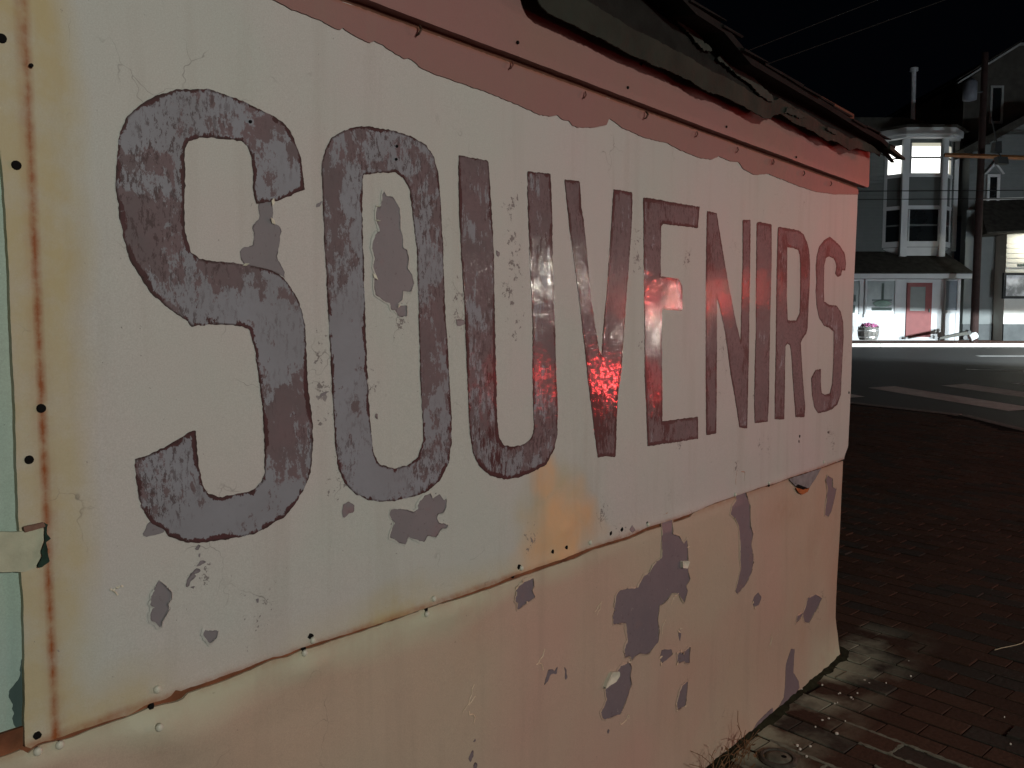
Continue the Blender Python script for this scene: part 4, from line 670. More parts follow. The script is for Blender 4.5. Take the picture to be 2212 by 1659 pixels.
for x, z in DATA['blackhole']:
    up = z > SEAM; y = -(relief_up(np.array([x]), np.array([z]), 0)[0] if up else relief_lo(np.array([x]), np.array([z]), 0)[0])
    poly = [(x+rr_.uniform(.004, .0085)*cos(t*1.05), z+rr_.uniform(.004, .0085)*sin(t*1.05)) for t in range(6)]
    own(sheet('rust_hole', [poly], BLACK, st, y=-y+.0012, th=.002, cell=.002, jit=((.001, .006),)))

# small things at the foot of the wall
dx, dy = DATA['drain']
t = thing('drain_cap', 'round grey drain cap with a hole, set in the bricks by the wall foot', 'drain cap', (dx+.02, dy, hs(0)))
MB().lathe((0, 0, 0), [(.066, -.03), (.068, .004), (.060, .012), (.052, .012), (.050, .004)], 28).build('rim', simple('cast_rim', (.06, .055, .045), .8, .3, .4, 30, .6), t)
MB().lathe((0, 0, 0), [(.049, -.01), (.047, .008), (.03, .013), (.012, .0138)], 28).build('cap', simple('mossy_cap', (.12, .12, .095), .9, .2, .4, 25, .8), t, True)
MB().lathe((.008, -.018, .010), [(.011, -.002), (.010, .004), (.004, .0042)], 12).build('hole', BLACK, t)
wx, wy = DATA['weed']
t = thing('dried_weed', 'dry brown weed with curled stems growing against the wall foot', 'weed', (wx+.01, -.075, hs(0)))
STRAW = simple('dry_stem', (.17, .095, .05), .85, .2, .4, 30, .2)
mb = MB(); rw = random.Random(11)
for k in range(34):
    a = rw.uniform(-3.0, .1); L = rw.uniform(.05, .16); p = np.array((rw.uniform(-.20, .12), rw.uniform(-.03, .02), 0.)); d = np.array((cos(a)*.35, min(0, sin(a))*.35+.1, .9))
    for s in range(4):
        q = p+d/np.linalg.norm(d)*L/4; mb.tube(tuple(p), tuple(q), .0011, 4); p = q; d = d+np.array((rw.gauss(0, .45), rw.gauss(0, .25), -.35*s*.6))
mb.build('stem', STRAW, t)
mb = MB()
for k in range(26):
    p = np.array((rw.uniform(-.2, .12), rw.uniform(-.07, .04), rw.uniform(.004, .035))); a = rw.random()*6.28; s = rw.uniform(.008, .017)
    mb.add([tuple(p), tuple(p+np.array((cos(a)*s, sin(a)*s, .004))), tuple(p+np.array((cos(a+.5)*s*1.5, sin(a+.5)*s*1.5, .009))), tuple(p+np.array((cos(a+1)*s, sin(a+1)*s, .001)))], [(0,1,2,3)])
mb.build('leaf_litter', STRAW, t)
mb = MB()
for x, y in DATA['flecks']:
    s = rw.uniform(.003, .007); z = hs(0)+.004
    mb.lathe((x, y, z), [(s, -.004), (s*.9, .0015), (s*.4, .0025)], 7)
for k in range(12):
    s = rw.uniform(.0015, .003); mb.lathe((rw.uniform(2.6, 4.2), rw.uniform(-1.2, -.15), hs(0)+.004), [(s, -.004), (s*.9, .0012), (s*.4, .002)], 5)
o = mb.build('paint_flecks', simple('fallen_paint', (.6, .58, .52), .6, .3), None); o['kind'] = 'stuff'; tag(o, 'small white flecks of fallen paint scattered on the dark bricks', 'paint flecks')
mb = MB()
for k in range(3):
    p = np.array((4.4+k*.25, -.55-.4*k, hs(0)+.006)); a = -1.0+rw.gauss(0, .4)
    for s in range(7):
        q = p+np.array((cos(a), sin(a), 0))*.05; mb.tube(tuple(p), tuple(q), .0022, 4); p = q; a += rw.gauss(0, .22)
o = mb.build('dry_stalks', simple('pale_stalk', (.45, .40, .28), .8), None); o['kind'] = 'stuff'; tag(o, 'thin pale dry stalks lying on the brick pavement', 'stalks')

# ============================================================ ACROSS THE STREET (street frame: r right, f forward)
RZ = PHI-RAD(90)
def sthing(name, label, cat, r, f, z, group=None):
    t = thing(name, label, cat, SW(r, f, z), RZ, group); t['_b'] = 0; del t['_b']; return t, (r, f, z)
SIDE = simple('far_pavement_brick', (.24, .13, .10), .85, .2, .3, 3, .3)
KER2 = simple('far_kerb', (.55, .53, .48), .75, .2, .15, 4, .3)
def smesh(mb, name, m, kind=None):
    o = mb.build(name, m); o.location = (0, -1.32, 0); o.rotation_euler = (0, 0, RZ)
    if kind: o['kind'] = kind
    return o
fp = MB()
fp.hexa([(-20, 27.17, .6), (60, 27.17, .6), (60, 34, .6), (-20, 34, .6), (-20, 27.17, .865), (60, 27.17, .865), (60, 34, .985), (-20, 34, .985)])
fpo = smesh(fp, 'far_pavement', SIDE, 'structure')
kk = MB()
for i in range(-16, 50): kk.box(i*1.2+.005, i*1.2+1.195, 27.02, 27.165, .6, .872)
ko = smesh(kk, 'far_kerb', KER2, 'structure')

WHITE = simple('white_house_paint', (.45, .47, .47), .6, .3, .05, 3, .1)
SIDING = simple('grey_green_siding', (.10, .112, .108), .7, .2, .06, 3, .1)
DARKSH = simple('dark_shingles', (.042, .040, .034), .9, .1, .35, 5, .5)
GLASS = simple('dark_window_glass', (.010, .012, .013), .12, .4, .1, 1, 0)
SHOPG = simple('shop_glass', (.13, .16, .145), .3, .5, .25, 2.5, 0)
RED = simple('red_door_paint', (.17, .045, .042), .6, .3, .1, 4, .1)
LIT = emis('lit_room', (1, 1, .95), 2.6)
LITB = emis('window_blind', (1, .96, .75), .55)
t, B = sthing('bay_window_house', 'white bay-windowed house with lit upstairs windows above a white shopfront', 'house', 13, 30, .98)
OX = B
def hb_(mb, name, m, parent=t, smooth=False): return mb.build(name, m, parent, smooth)
def M(): return MB(OX)
cA = RC['cornerA']; wl = RC['wallA']; stf = RC['store']; co = RC['cornice']; bay = RC['bay_c']
xr = cA[1]; xl = 7.0
# upper storeys with lapped siding boards
mb = M(); mb.box(xl, xr-.03, 31.03, 39, 3.4, wl[3]-.02); hb_(mb, 'wall', SIDING)
mb = M(); z = 4.15
while z < wl[3]-.25:
    mb.hexa([(xl, 30.992, z), (xr-.16, 30.992, z), (xr-.16, 31.03, z), (xl, 31.03, z), (xl, 31.012, z+.118), (xr-.16, 31.012, z+.118), (xr-.16, 31.03, z+.118), (xl, 31.03, z+.118)]); z += .12
o = hb_(mb, 'siding', SIDING); o['kind'] = 'stuff'
hb_(M().box(xr-.155, xr, 30.975, 31.09, 4.2, wl[3]-.1), 'corner_board', WHITE)
hb_(M().prism([(xl-.3, 8.50), (xr+.25, 8.50), (xr-2.2, 9.0), (xl+2, 9.0)], 1, 30.75, 39.3), 'roof', DARKSH)
# bay: centre face f 30.5, cheeks back to 31
cl0, cl1 = 14.26, 15.66; bl, br = 13.72, 16.20; cf = 30.5
zb, zt = bay[2], bay[3]
def cheek(s0, s1, side, z0, z1, proud=0., mat=WHITE, name='trim', th=.03):
    p0, p1 = (((bl, 31.0), (cl0, cf)) if side < 0 else ((cl1, cf), (br, 31.0)))
    ax, ay = p0[0]+(p1[0]-p0[0])*s0, p0[1]+(p1[1]-p0[1])*s0; bx, by = p0[0]+(p1[0]-p0[0])*s1, p0[1]+(p1[1]-p0[1])*s1
    L = math.hypot(p1[0]-p0[0], p1[1]-p0[1]); nx_, ny_ = (p1[1]-p0[1])/L, -(p1[0]-p0[0])/L
    a = (ax+nx_*proud, ay+ny_*proud); b = (bx+nx_*proud, by+ny_*proud); c = (bx+nx_*(proud-th), by+ny_*(proud-th)); d = (ax+nx_*(proud-th), ay+ny_*(proud-th))
    return hb_(M().hexa([(*q, z0) for q in (a, b, c, d)]+[(*q, z1) for q in (a, b, c, d)]), name, mat)
hb_(M().prism([(bl, 31.02), (cl0, cf), (cl1, cf), (br, 31.02)], 2, RC['bay_sill'][2]-.02, zt+.02), 'bay_body', SIDING)
bs = RC['bay_sill']
hb_(M().add([(bl, 31.02, bs[2]-.02), (cl0, cf, bs[2]-.02), (cl1, cf, bs[2]-.02), (br, 31.02, bs[2]-.02), (bl+.35, 31.02, zb+.06), (cl0+.04, cf+.06, zb), (cl1-.04, cf+.06, zb), (br-.35, 31.02, zb+.06)], [(0,1,5,4),(1,2,6,5),(2,3,7,6),(4,5,6,7),(0,4,7,3)]), 'bay_skirt', WHITE)
for x in (cl0, cl1):
    hb_(M().box(x-.12, x+.12, cf-.045, cf+.10, zb-.03, zt), 'bay_post', WHITE)
hb_(M().box(cl0+.12, cl1-.12, cf-.035, cf+.02, bs[2], bs[3]+.03), 'sill', WHITE)
hb_(M().box(cl0+.12, cl1-.12, cf-.035, cf+.02, RC['bay_mid'][2], RC['bay_mid'][3]), 'sill', WHITE)
hb_(M().box(cl0+.12, cl1-.12, cf-.035, cf+.02, RC['bay_low_head'][2]+.02, RC['bay_low_head'][3]), 'head_trim', WHITE)
for sd in (-1, 1):
    cheek(0, 1, sd, bs[2], bs[3]+.03, .035, WHITE, 'sill'); cheek(0, 1, sd, RC['bay_mid'][2], RC['bay_mid'][3], .035, WHITE, 'sill'); cheek(0, 1, sd, RC['bay_low_head'][2]+.02, RC['bay_low_head'][3], .035, WHITE, 'head_trim')
    cheek(0, .14, sd, bs[3], zt, .02, WHITE, 'trim'); cheek(.86, 1, sd, bs[3], zt, .02, WHITE, 'trim')
hb_(M().prism([(bl-.22, 31.02), (bl-.2, 30.85), (cl0-.14, cf-.26), (cl1+.14, cf-.26), (br+.2, 30.85), (br+.22, 31.02)], 2, zt, zt+.10), 'cornice', WHITE)
hb_(M().prism([(bl-.30, 31.02), (bl-.28, 30.80), (cl0-.18, cf-.36), (cl1+.18, cf-.36), (br+.28, 30.80), (br+.30, 31.02)], 2, zt+.10, zt+.33), 'cornice', WHITE)
hb_(M().prism([(bl-.34, 31.1), (bl-.32, 30.76), (cl0-.2, cf-.40), (cl1+.2, cf-.40), (br+.32, 30.76), (br+.34, 31.1)], 2, zt+.33, zt+.42), 'bay_roof', DARKSH)
def sash(x0, x1, z0, z1, f, lit, fr=WHITE, name='window'):
    w = hb_(M().box(x0-.04, x0, f-.03, f+.02, z0, z1).box(x1, x1+.04, f-.03, f+.02, z0, z1), name, fr)
    zm = (z0+z1)/2+.03
    if lit:
        M().box(x0, x1, f-.004, f+.004, z0, z1-.10).build('pane', LIT, w); M().box(x0, x1, f-.006, f+.004, z1-.10, z1+.02).build('blind', LITB, w)
    else:
        M().box(x0, x1, f-.004, f+.004, z0, z1).build('pane', GLASS, w)
    M().box(x0, x1, f-.02, f-.0065, zm-.030, zm+.030).build('meeting_rail', DARKSH if lit else SIDING, w)
    return w
lc = RC['lit_c']; dc = RC['dark_c']
for R4, lit in ((lc, True), (dc, False)):
    sash(cl0+.19, cl1-.17, R4[2], R4[3], cf-.01, lit)
    for sd in (-1, 1):
        w = cheek(.14, .86, sd, R4[2]-.03, R4[2], .022, WHITE, 'window_frame')
        zt_ = R4[3]-(.05 if lit else 0)
        if lit and sd > 0:
            cheek(.2, .8, sd, R4[2], zt_, .008, emis('lit_room_side', (1, .97, .82), .55, True), 'pane'); cheek(.25, .5, sd, R4[2]+.03, R4[2]+.5, .012, LIT, 'table_lamp')
        else: cheek(.16, .84, sd, R4[2], zt_, .008, LIT if lit else GLASS, 'pane')
        zm = (R4[2]+R4[3])/2+.03; cheek(.16, .84, sd, zm-.030, zm+.030, .014, DARKSH if lit else SIDING, 'meeting_rail', .02)
# shopfront
sx1 = 16.13
hb_(M().box(7, sx1, 30.0, 31.02, .7, 3.11), 'shopfront_wall', WHITE)
hb_(M().hexa([(6.7, 29.62, 3.29), (16.42, 29.62, 3.29), (16.1, 31.0, 3.29), (6.7, 31.0, 3.29), (6.7, 29.62, 3.32), (16.42, 29.62, 3.32), (16.0, 30.97, 4.18), (6.7, 30.97, 4.18)]), 'skirt_roof', DARKSH)
hb_(M().box(6.7, 16.40, 29.66, 30.0, 3.12, 3.285), 'shop_cornice', WHITE)
hb_(M().box(sx1-.13, sx1+.01, 29.975, 30.1, .9, 3.115), 'corner_board', WHITE)
def shopwin(R4, glass, fr=.065, extra=True):
    x0, x1, z0, z1, f = R4
    w = hb_(M().box(x0, x0+fr, 29.94, 29.998, z0, z1).box(x1-fr*1.3, x1, 29.94, 29.998, z0, z1).box(x0+fr, x1-fr*1.3, 29.94, 29.998, z1-fr, z1).box(x0-.03, x1+.03, 29.915, 29.998, z0-.06, z0+fr), 'shop_window', WHITE)
    M().box(x0+fr, x1-fr*1.3, 29.972, 29.999, z0+fr, z1-fr).build('pane', glass, w)
    return w
w = shopwin(RC['win1f'], SHOPG)
x0, x1, z0, z1, f = RC['win1g']
GRN = simple('green_bowl', (.20, .32, .26), .5, .4, .2, 6, 0); GRD = simple('dark_stand', (.05, .075, .065), .6, .3, .2, 4, 0)
xc = (x0+x1)/2+.08
ob = M().lathe((xc, 29.955, z0+.26), [(.06, -.12), (.18, -.10), (.345, 0), (.34, .02), (.2, .10), (.05, .12)], 20).build('oval_sign', GRN, w, True); ob.scale = (1, .06, 1); ob.location = (0, (29.955-OX[1])*.94, 0)
M().box(xc-.03, xc+.06, 29.962, 29.970, z0+.35, z1-.05).box(xc-.36, xc+.36, 29.960, 29.9705, z0+.02, z0+.13).box(xc-.36, xc+.36, 29.960, 29.9705, z0+.36, z0+.42).build('display_stand', GRD, w)
w = shopwin(RC['win0f'], SHOPG)
x0, x1, z0, z1, f = RC['win0f']; M().box(x1-.30, x1-.2, 29.962, 29.97, z0+.5, z0+.75).box(x1-.36, x1-.22, 29.962, 29.97, z0+.1, z0+.38).build('display_item', GRD, w)
w = shopwin(RC['win2'], simple('blue_grey_glass', (.12, .15, .17), .35, .5, .1, 2, 0), .04)
dr = RC['door']; dg = RC['doorg']
d = hb_(M().box(dr[0], dg[0], 29.955, 29.998, dr[2], dr[3]).box(dg[1], dr[1], 29.955, 29.998, dr[2], dr[3]).box(dg[0], dg[1], 29.955, 29.998, dg[3], dr[3]).box(dg[0], dg[1], 29.955, 29.998, dr[2], dg[2]), 'door', RED)
M().box(dg[0], dg[1], 29.97, 29.996, dg[2], dg[3]).build('pane', simple('door_glass', (.10, .115, .10), .4, .4, .1, 3, 0), d)
M().box(dr[1]-.11, dr[1]-.07, 29.92, 29.955, 1.92, 2.05).build('handle', GRD, d)
hb_(M().box(dr[0]-.06, dr[1]+.06, 29.8, 29.998, .95, 1.03), 'doorstep', WHITE)
hb_(M().box(stf[0]+2, 12.45, 29.975, 29.999, 1.15, 1.62), 'panel_trim', simple('panel_grey', (.45, .46, .45), .6), t)
hb_(M().tube((15.65, 33, 8.9), (15.62, 33, 11.3), .085, 12).tube((15.62, 33, 11.3), (15.62, 33, 11.42), .15, 12), 'stove_pipe', simple('galvanised_pipe', (.50, .53, .55), .5, .4), t)

# neighbouring house
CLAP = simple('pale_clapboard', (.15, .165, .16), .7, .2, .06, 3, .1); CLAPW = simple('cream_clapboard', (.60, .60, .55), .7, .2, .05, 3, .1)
FND = simple('grey_foundation', (.075, .082, .082), .9, .15, .2, 3, .4)
OX = (20, 30.6, .98)
t, B = sthing('gabled_house', 'dark shingled gabled house with pale clapboard front and black-framed shop window', 'house', *OX)
h2_ = lambda mb, name, m: mb.build(name, m, t)
P_ = PT
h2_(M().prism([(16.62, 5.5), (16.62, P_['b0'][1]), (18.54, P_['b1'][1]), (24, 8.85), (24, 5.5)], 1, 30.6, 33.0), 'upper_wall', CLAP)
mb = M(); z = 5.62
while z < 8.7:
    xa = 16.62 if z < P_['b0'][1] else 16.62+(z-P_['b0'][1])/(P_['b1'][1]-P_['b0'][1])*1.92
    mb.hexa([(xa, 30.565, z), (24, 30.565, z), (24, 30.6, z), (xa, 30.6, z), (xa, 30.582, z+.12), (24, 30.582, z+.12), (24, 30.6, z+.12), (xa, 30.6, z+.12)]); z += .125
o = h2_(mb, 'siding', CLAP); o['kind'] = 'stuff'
h2_(M().prism([(16.3, P_['b0'][1]-.05), (18.5, P_['b1'][1]+.02), (24.3, 8.9), (24.3, 9.15), (18.4, P_['b1'][1]+.26), (16.2, P_['b0'][1]+.2)], 1, 30.3, 33.2), 'lower_roof', DARKSH)
g0, g1 = P_['g0'], P_['g1']
h2_(M().prism([(g0[0]+.1, 7.4), (g0[0]+.1, g0[1]), (g1[0], g1[1]), (g1[0]+1.2, g1[1]), (23.5, g0[1]), (23.5, 7.4)], 1, 31.52, 40), 'main_wall', simple('shingle_wall', (.055, .052, .045), .9, .1, .2, 4, .4))
n = np.array((g1[0]-g0[0], g1[1]-g0[1])); n /= np.linalg.norm(n)
h2_(M().hexa([(g0[0]-.2, 31.40, g0[1]-.13), (g1[0], 31.40, g1[1]-.01), (g1[0], 31.55, g1[1]-.01), (g0[0]-.2, 31.55, g0[1]-.13), (g0[0]-.2, 31.40, g0[1]-.06), (g1[0], 31.40, g1[1]+.07), (g1[0], 31.55, g1[1]+.07), (g0[0]-.2, 31.55, g0[1]-.06)]), 'rake_board', simple('grey_rake', (.30, .31, .30), .7))
h2_(M().box(g1[0], g1[0]+1.2, 31.40, 31.55, g1[1]-.01, g1[1]+.07), 'ridge_board', simple('grey_ridge', (.22, .23, .22), .7))
h2_(M().hexa([(g0[0]-.3, 31.3, g0[1]-.04), (g1[0], 31.3, g1[1]+.09), (g1[0], 40, g1[1]+.09), (g0[0]-.3, 40, g0[1]-.04), (g0[0]-.3, 31.3, g0[1]), (g1[0], 31.3, g1[1]+.14), (g1[0], 40, g1[1]+.14), (g0[0]-.3, 40, g0[1])]), 'main_roof', DARKSH)
GFR = simple('grey_window_frame', (.22, .23, .22), .7)
def fwin(x0, x1, z0, z1, f, fr=.09, m=GFR, name='window'):
    w = h2_(M().box(x0-fr, x0, f-.05, f, z0-fr, z1+fr).box(x1, x1+fr, f-.05, f, z0-fr, z1+fr).box(x0, x1, f-.05, f, z1, z1+fr).box(x0, x1, f-.05, f, z0-fr, z0), name, m)
    M().box(x0, x1, f-.02, f-.004, z0, z1).build('pane', GLASS, w); zm = (z0+z1)/2
    return w
at = RC['attic']; fwin(at[0]+.08, at[1]-.09, at[2], at[3], 31.515, .08)
wb = RC['wB']; w = fwin(wb[0], wb[1], wb[2]-.3, wb[3], 30.56, .10, simple('pale_window_frame', (.50, .51, .50), .7))
pk = wb[3]+.10; xm = (wb[0]+wb[1])/2
M().prism([(xm-.36, pk), (xm-.28, pk), (xm, pk+.32), (xm+.28, pk), (xm+.36, pk), (xm, pk+.45)], 1, 30.44, 30.56).build('pediment', simple('pale_pediment', (.42, .43, .42), .7), w)
h2_(M().box(18.6, 18.75, 30.5, 30.565, 5.9, 7.1), 'downpipe', GFR)
# lower front
h2_(M().hexa([(16.45, 29.0, 4.62), (24, 29.0, 4.95), (24, 30.6, 4.95), (16.75, 30.6, 4.62), (16.45, 29.0, 4.68), (24, 29.0, 5.02), (24, 30.58, 6.12), (16.95, 30.58, 6.02)]), 'shop_roof', DARKSH)
h2_(M().hexa([(16.86, 30.52, 5.98), (18.66, 30.52, 6.03), (18.66, 30.565, 6.03), (16.86, 30.565, 5.98), (16.86, 30.52, 6.05), (18.66, 30.52, 6.10), (18.66, 30.565, 6.10), (16.86, 30.565, 6.05)]), 'flashing', CLAPW)
h2_(M().box(16.40, 17.50, 30.25, 30.6, .9, 5.6), 'recessed_wall', CLAP)
h2_(M().box(16.40, 17.52, 30.22, 30.26, .9, 1.50), 'foundation', FND)
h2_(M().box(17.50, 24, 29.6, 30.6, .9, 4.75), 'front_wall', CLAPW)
bw = RC['bwin']
z = 3.50; k = 0
while z < 4.65:
    h2_(M().hexa([(17.49, 29.555, z), (24, 29.555, z), (24, 29.6, z), (17.49, 29.6, z), (17.49, 29.58, z+.16), (24, 29.58, z+.16), (24, 29.6, z+.16), (17.49, 29.6, z+.16)]), 'clapboard', CLAPW); z += .165
h2_(M().box(17.48, 24, 29.53, 29.6, .9, 1.50), 'foundation', FND)
BLK = simple('black_frame', (.015, .017, .017), .5, .4)
x0, x1, z0, z1, f = bw; fr = .09
w = h2_(M().box(x0, x0+fr, 29.50, 29.6, z0, z1).box(x1-fr, x1, 29.50, 29.6, z0, z1).box(x0+fr, x1-fr, 29.50, 29.6, z1-fr, z1).box(x0+fr, x1-fr, 29.50, 29.6, z0, z0+fr), 'shop_window', BLK)
tg = NT('shop_interior_glass', .3, .5); tg.col(tg.mix(tg.ramp(tg.noise(2.2, 4, .6), .4, .62), (.16, .17, .17), (.42, .44, .45)))
tg.b.inputs['Emission Color'].default_value = (.8, .85, .88, 1); tg.link(tg.ramp(tg.noise(2.2, 4, .6), .4, .7, .04, .30), tg.b.inputs['Emission Strength'])
M().box(x0+fr, x1-fr, 29.56, 29.59, z0+fr, z1-fr).build('pane', tg.m, w)
M().box(x0+.03, x0+.09, 29.49, 29.5, z0+.28, z0+.36).build('latch', BLK, w)
h2_(M().box(17.9, 18.3, 29.53, 29.56, 3.55, 3.62), 'vent_slot', GRD)
# warm shop light strip under the eave
LAMPC = simple('lamp_housing', (.2, .2, .2), .5)
tl = MB().box(-.25, .25, -.06, .06, -.05, .05).build('wall_light', LAMPC, None); tl.location = SW(18.4, 29.0, 4.55); tl.rotation_euler = (0, 0, RZ)
tag(tl, 'small wall light under the eave above the black-framed shop window', 'wall light')
point_light('wall_light_light', SW(18.4, 28.9, 4.45), 85, (1, .95, .78), .05)

# utility pole with transformer, wires
OX = (15.92, 28.6, .9)
t, B = sthing('utility_pole', 'dark wooden utility pole between the two houses', 'pole', *OX)
M().tube((15.92, 28.6, .8), (15.92, 28.6, 10.6), .135, 14, .10).build('shaft', simple('creosoted_wood', (.028, .016, .014), .85, .2, .25, 6, .4), t)
mb = M(); mb.lathe((15.45, 28.6, 9.0), [(.05, 0), (.22, .05), (.22, .62), (.14, .70), (.05, .78)], 16); mb.build('transformer', simple('transformer_grey', (.10, .11, .13), .6), t, True)
M().tube((15.92, 28.55, 9.3), (15.5, 28.55, 9.3), .03, 6).build('bracket', BLK, t)
WIRE = simple('wire_black', (.015, .015, .015), .6); WIREG = simple('wire_weathered', (.035, .04, .04), .5)
def wire(name, a, b, rad, sag, m, label, group=None, n=14):
    a = np.array(a); b = np.array(b); mb = MB(); p = a
    for k in range(1, n+1):
        s = k/n; q = a+(b-a)*s-np.array((0, 0, sag*4*s*(1-s))); mb.tube(tuple(p), tuple(q), rad, 5); p = q
    o = mb.build(name, m); tag(o, label, 'cable', group); return o
def ext(a, b, k0, k1):
    a = np.array(SW(*a)); b = np.array(SW(*b)); return a+(b-a)*k0, a+(b-a)*k1
def PS(n): r, z, f = PT[n]; return (r, f, z)
a, b = ext(PS('w1a'), PS('w1b'), -2.2, 4); wire('overhead_wire', a, b, .009, .0, WIREG, 'upper of the two faint overhead wires crossing the night sky', 'overhead wires')
a, b = ext(PS('w2a'), PS('w2b'), -1.8, 3); wire('overhead_wire', a, b, .009, .0, WIREG, 'lower of the two faint overhead wires crossing the night sky', 'overhead wires')
a, b = ext(PS('w3a'), PS('w3b'), -1, 3); wire('overhead_wire', a, b, .012, 0, WIRE, 'black cable across the bay-windowed house just above its lower bay windows, upper of two', 'overhead wires')
a, b = ext(PS('w4a'), PS('w4b'), -1, 3); wire('overhead_wire', a, b, .010, 0, WIRE, 'black cable across the bay-windowed house, lower of the two and closest to the dark windows', 'overhead wires')
a, b = ext(PS('or0'), PS('or1'), 0, 3); wire('cable_guard', a, b, .075, 0, simple('orange_sleeve', (.18, .07, .02), .6), 'orange sleeved cable running right from beside the lit bay window')
t = thing('hanging_sign_lamp', 'black hanging lamp seen end-on against the gabled house beside the orange cable', 'lamp', SW(15.6, 27, 6.9), RZ)
MB().hexa([(-.22, -.12, .10), (.02, -.12, .05), (.02, .12, .05), (-.22, .12, .10), (-.18, -.12, .40), (.0, -.12, .42), (.0, .12, .42), (-.18, .12, .40)]).build('housing', BLK, t)
MB().hexa([(-.06, -.12, -.28), (.26, -.12, -.30), (.26, .12, -.30), (-.06, .12, -.28), (-.10, -.12, -.06), (.22, -.12, -.08), (.22, .12, -.08), (-.10, .12, -.06)]).build('shade', BLK, t)
MB().tube((-.1, 0, .42), (-.3, 0, 1.2), .02, 6).tube((-.02, 0, .06), (.08, 0, -.07), .02, 6).build('hanger', BLK, t)

# planter barrel
t = thing('barrel_planter', 'half barrel planter with pink flowers in front of the white shopfront', 'planter', SW(12.42, 28.95, .945), RZ)
STAVE = simple('grey_barrel_wood', (.16, .155, .14), .7, .3, .3, 14, .3)
for k in range(16):
    a0, a1 = 2*pi*k/16+.012, 2*pi*(k+1)/16-.012; mb = MB()
    prof = [(.275, 0), (.335, .17), (.345, .30), (.325, .44)]
    V = [(r*cos(a), r*sin(a), z) for r, z in prof for a in (a0, a1)]+[((r-.03)*cos(a), (r-.03)*sin(a), z) for r, z in prof for a in (a0, a1)]
    Fm = [(2*i, 2*i+1, 2*i+3, 2*i+2) for i in range(3)]+[(8+2*i+1, 8+2*i, 8+2*i+2, 8+2*i+3) for i in range(3)]+[(2*i, 2*i+2, 10+2*i, 8+2*i) for i in range(3)]+[(2*i+1, 9+2*i, 11+2*i, 2*i+3) for i in range(3)]+[(6, 7, 15, 14), (0, 8, 9, 1)]
    mesh_obj('stave', V, Fm, STAVE, t)
HOOP = simple('steel_hoop', (.55, .56, .55), .3, .5, .1, 8, .1, .7)
for z, r in ((.10, .318), (.33, .349)): MB().lathe((0, 0, 0), [(r-.004, z-.02), (r+.006, z-.02), (r+.006, z+.02), (r-.004, z+.02)], 24).build('hoop', HOOP, t)
MB().lathe((0, 0, .40), [(.30, 0), (.29, .01)], 16).build('soil', SAND, t)
PK = simple('pink_petals', (.62, .20, .40), .6, .2, .2, 30, 0); LF = simple('leaf_green', (.035, .06, .025), .7, .2, .3, 20, 0)
for nm, m, cnt, zb_ in (('flowers', PK, 260, .47), ('leaves', LF, 160, .43)):
    mb = MB(); rg = random.Random(5)
    for k in range(cnt):
        a = rg.random()*6.28; r = .33*math.sqrt(rg.random()); z = zb_+.10*(1-(r/.33)**2)+rg.uniform(-.03, .03); s = rg.uniform(.02, .035)
        if nm == 'flowers' and cos(a)*r < -.20: continue
        c = np.array((cos(a)*r, sin(a)*r, z)); u = np.array((rg.gauss(0, 1), rg.gauss(0, 1), rg.gauss(0, .6))); u /= np.linalg.norm(u); v = np.cross(u, (rg.gauss(0, 1), rg.gauss(0, 1), 1)); v /= np.linalg.norm(v)
        mb.add([tuple(c-u*s), tuple(c-v*s), tuple(c+u*s), tuple(c+v*s)], [(0,1,2,3)])
    o = mb.build(nm, m, t); o['kind'] = 'stuff'
# tipped-over cart by the pole
t = thing('hand_cart', 'tipped hand cart with dark plank handles and a white tub beside the pole', 'cart', SW(15.3, 28.55, .955), RZ)
PLK = simple('weathered_plank', (.075, .075, .065), .8, .2, .3, 10, .3)
MB().hexa([(-.62, -.10, .02), (.42, -.12, .20), (.42, .12, .20), (-.62, .02, .02), (-.62, -.10, .10), (.42, -.12, .32), (.42, .12, .32), (-.62, .02, .10)]).build('plank', PLK, t)
MB().tube((-.66, -.05, .03), (-.50, -.05, .09), .045, 8).build('handle', BLK, t)
MB().tube((.22, -.14, .08), (.22, .12, .08), .07, 12).build('wheel', BLK, t)
MB().tube((.34, -.15, .27), (.40, .12, .31), .05, 8).build('clamp', BLK, t)
tb = MB().lathe((0, 0, 0), [(.09, -.14), (.13, -.12), (.135, .09), (.11, .12), (.04, .13)], 18).build('tub', simple('white_tub', (.72, .74, .74), .5), t, True)
tb.location = (.56, 0, .13); tb.rotation_euler = (0, RAD(62), 0)

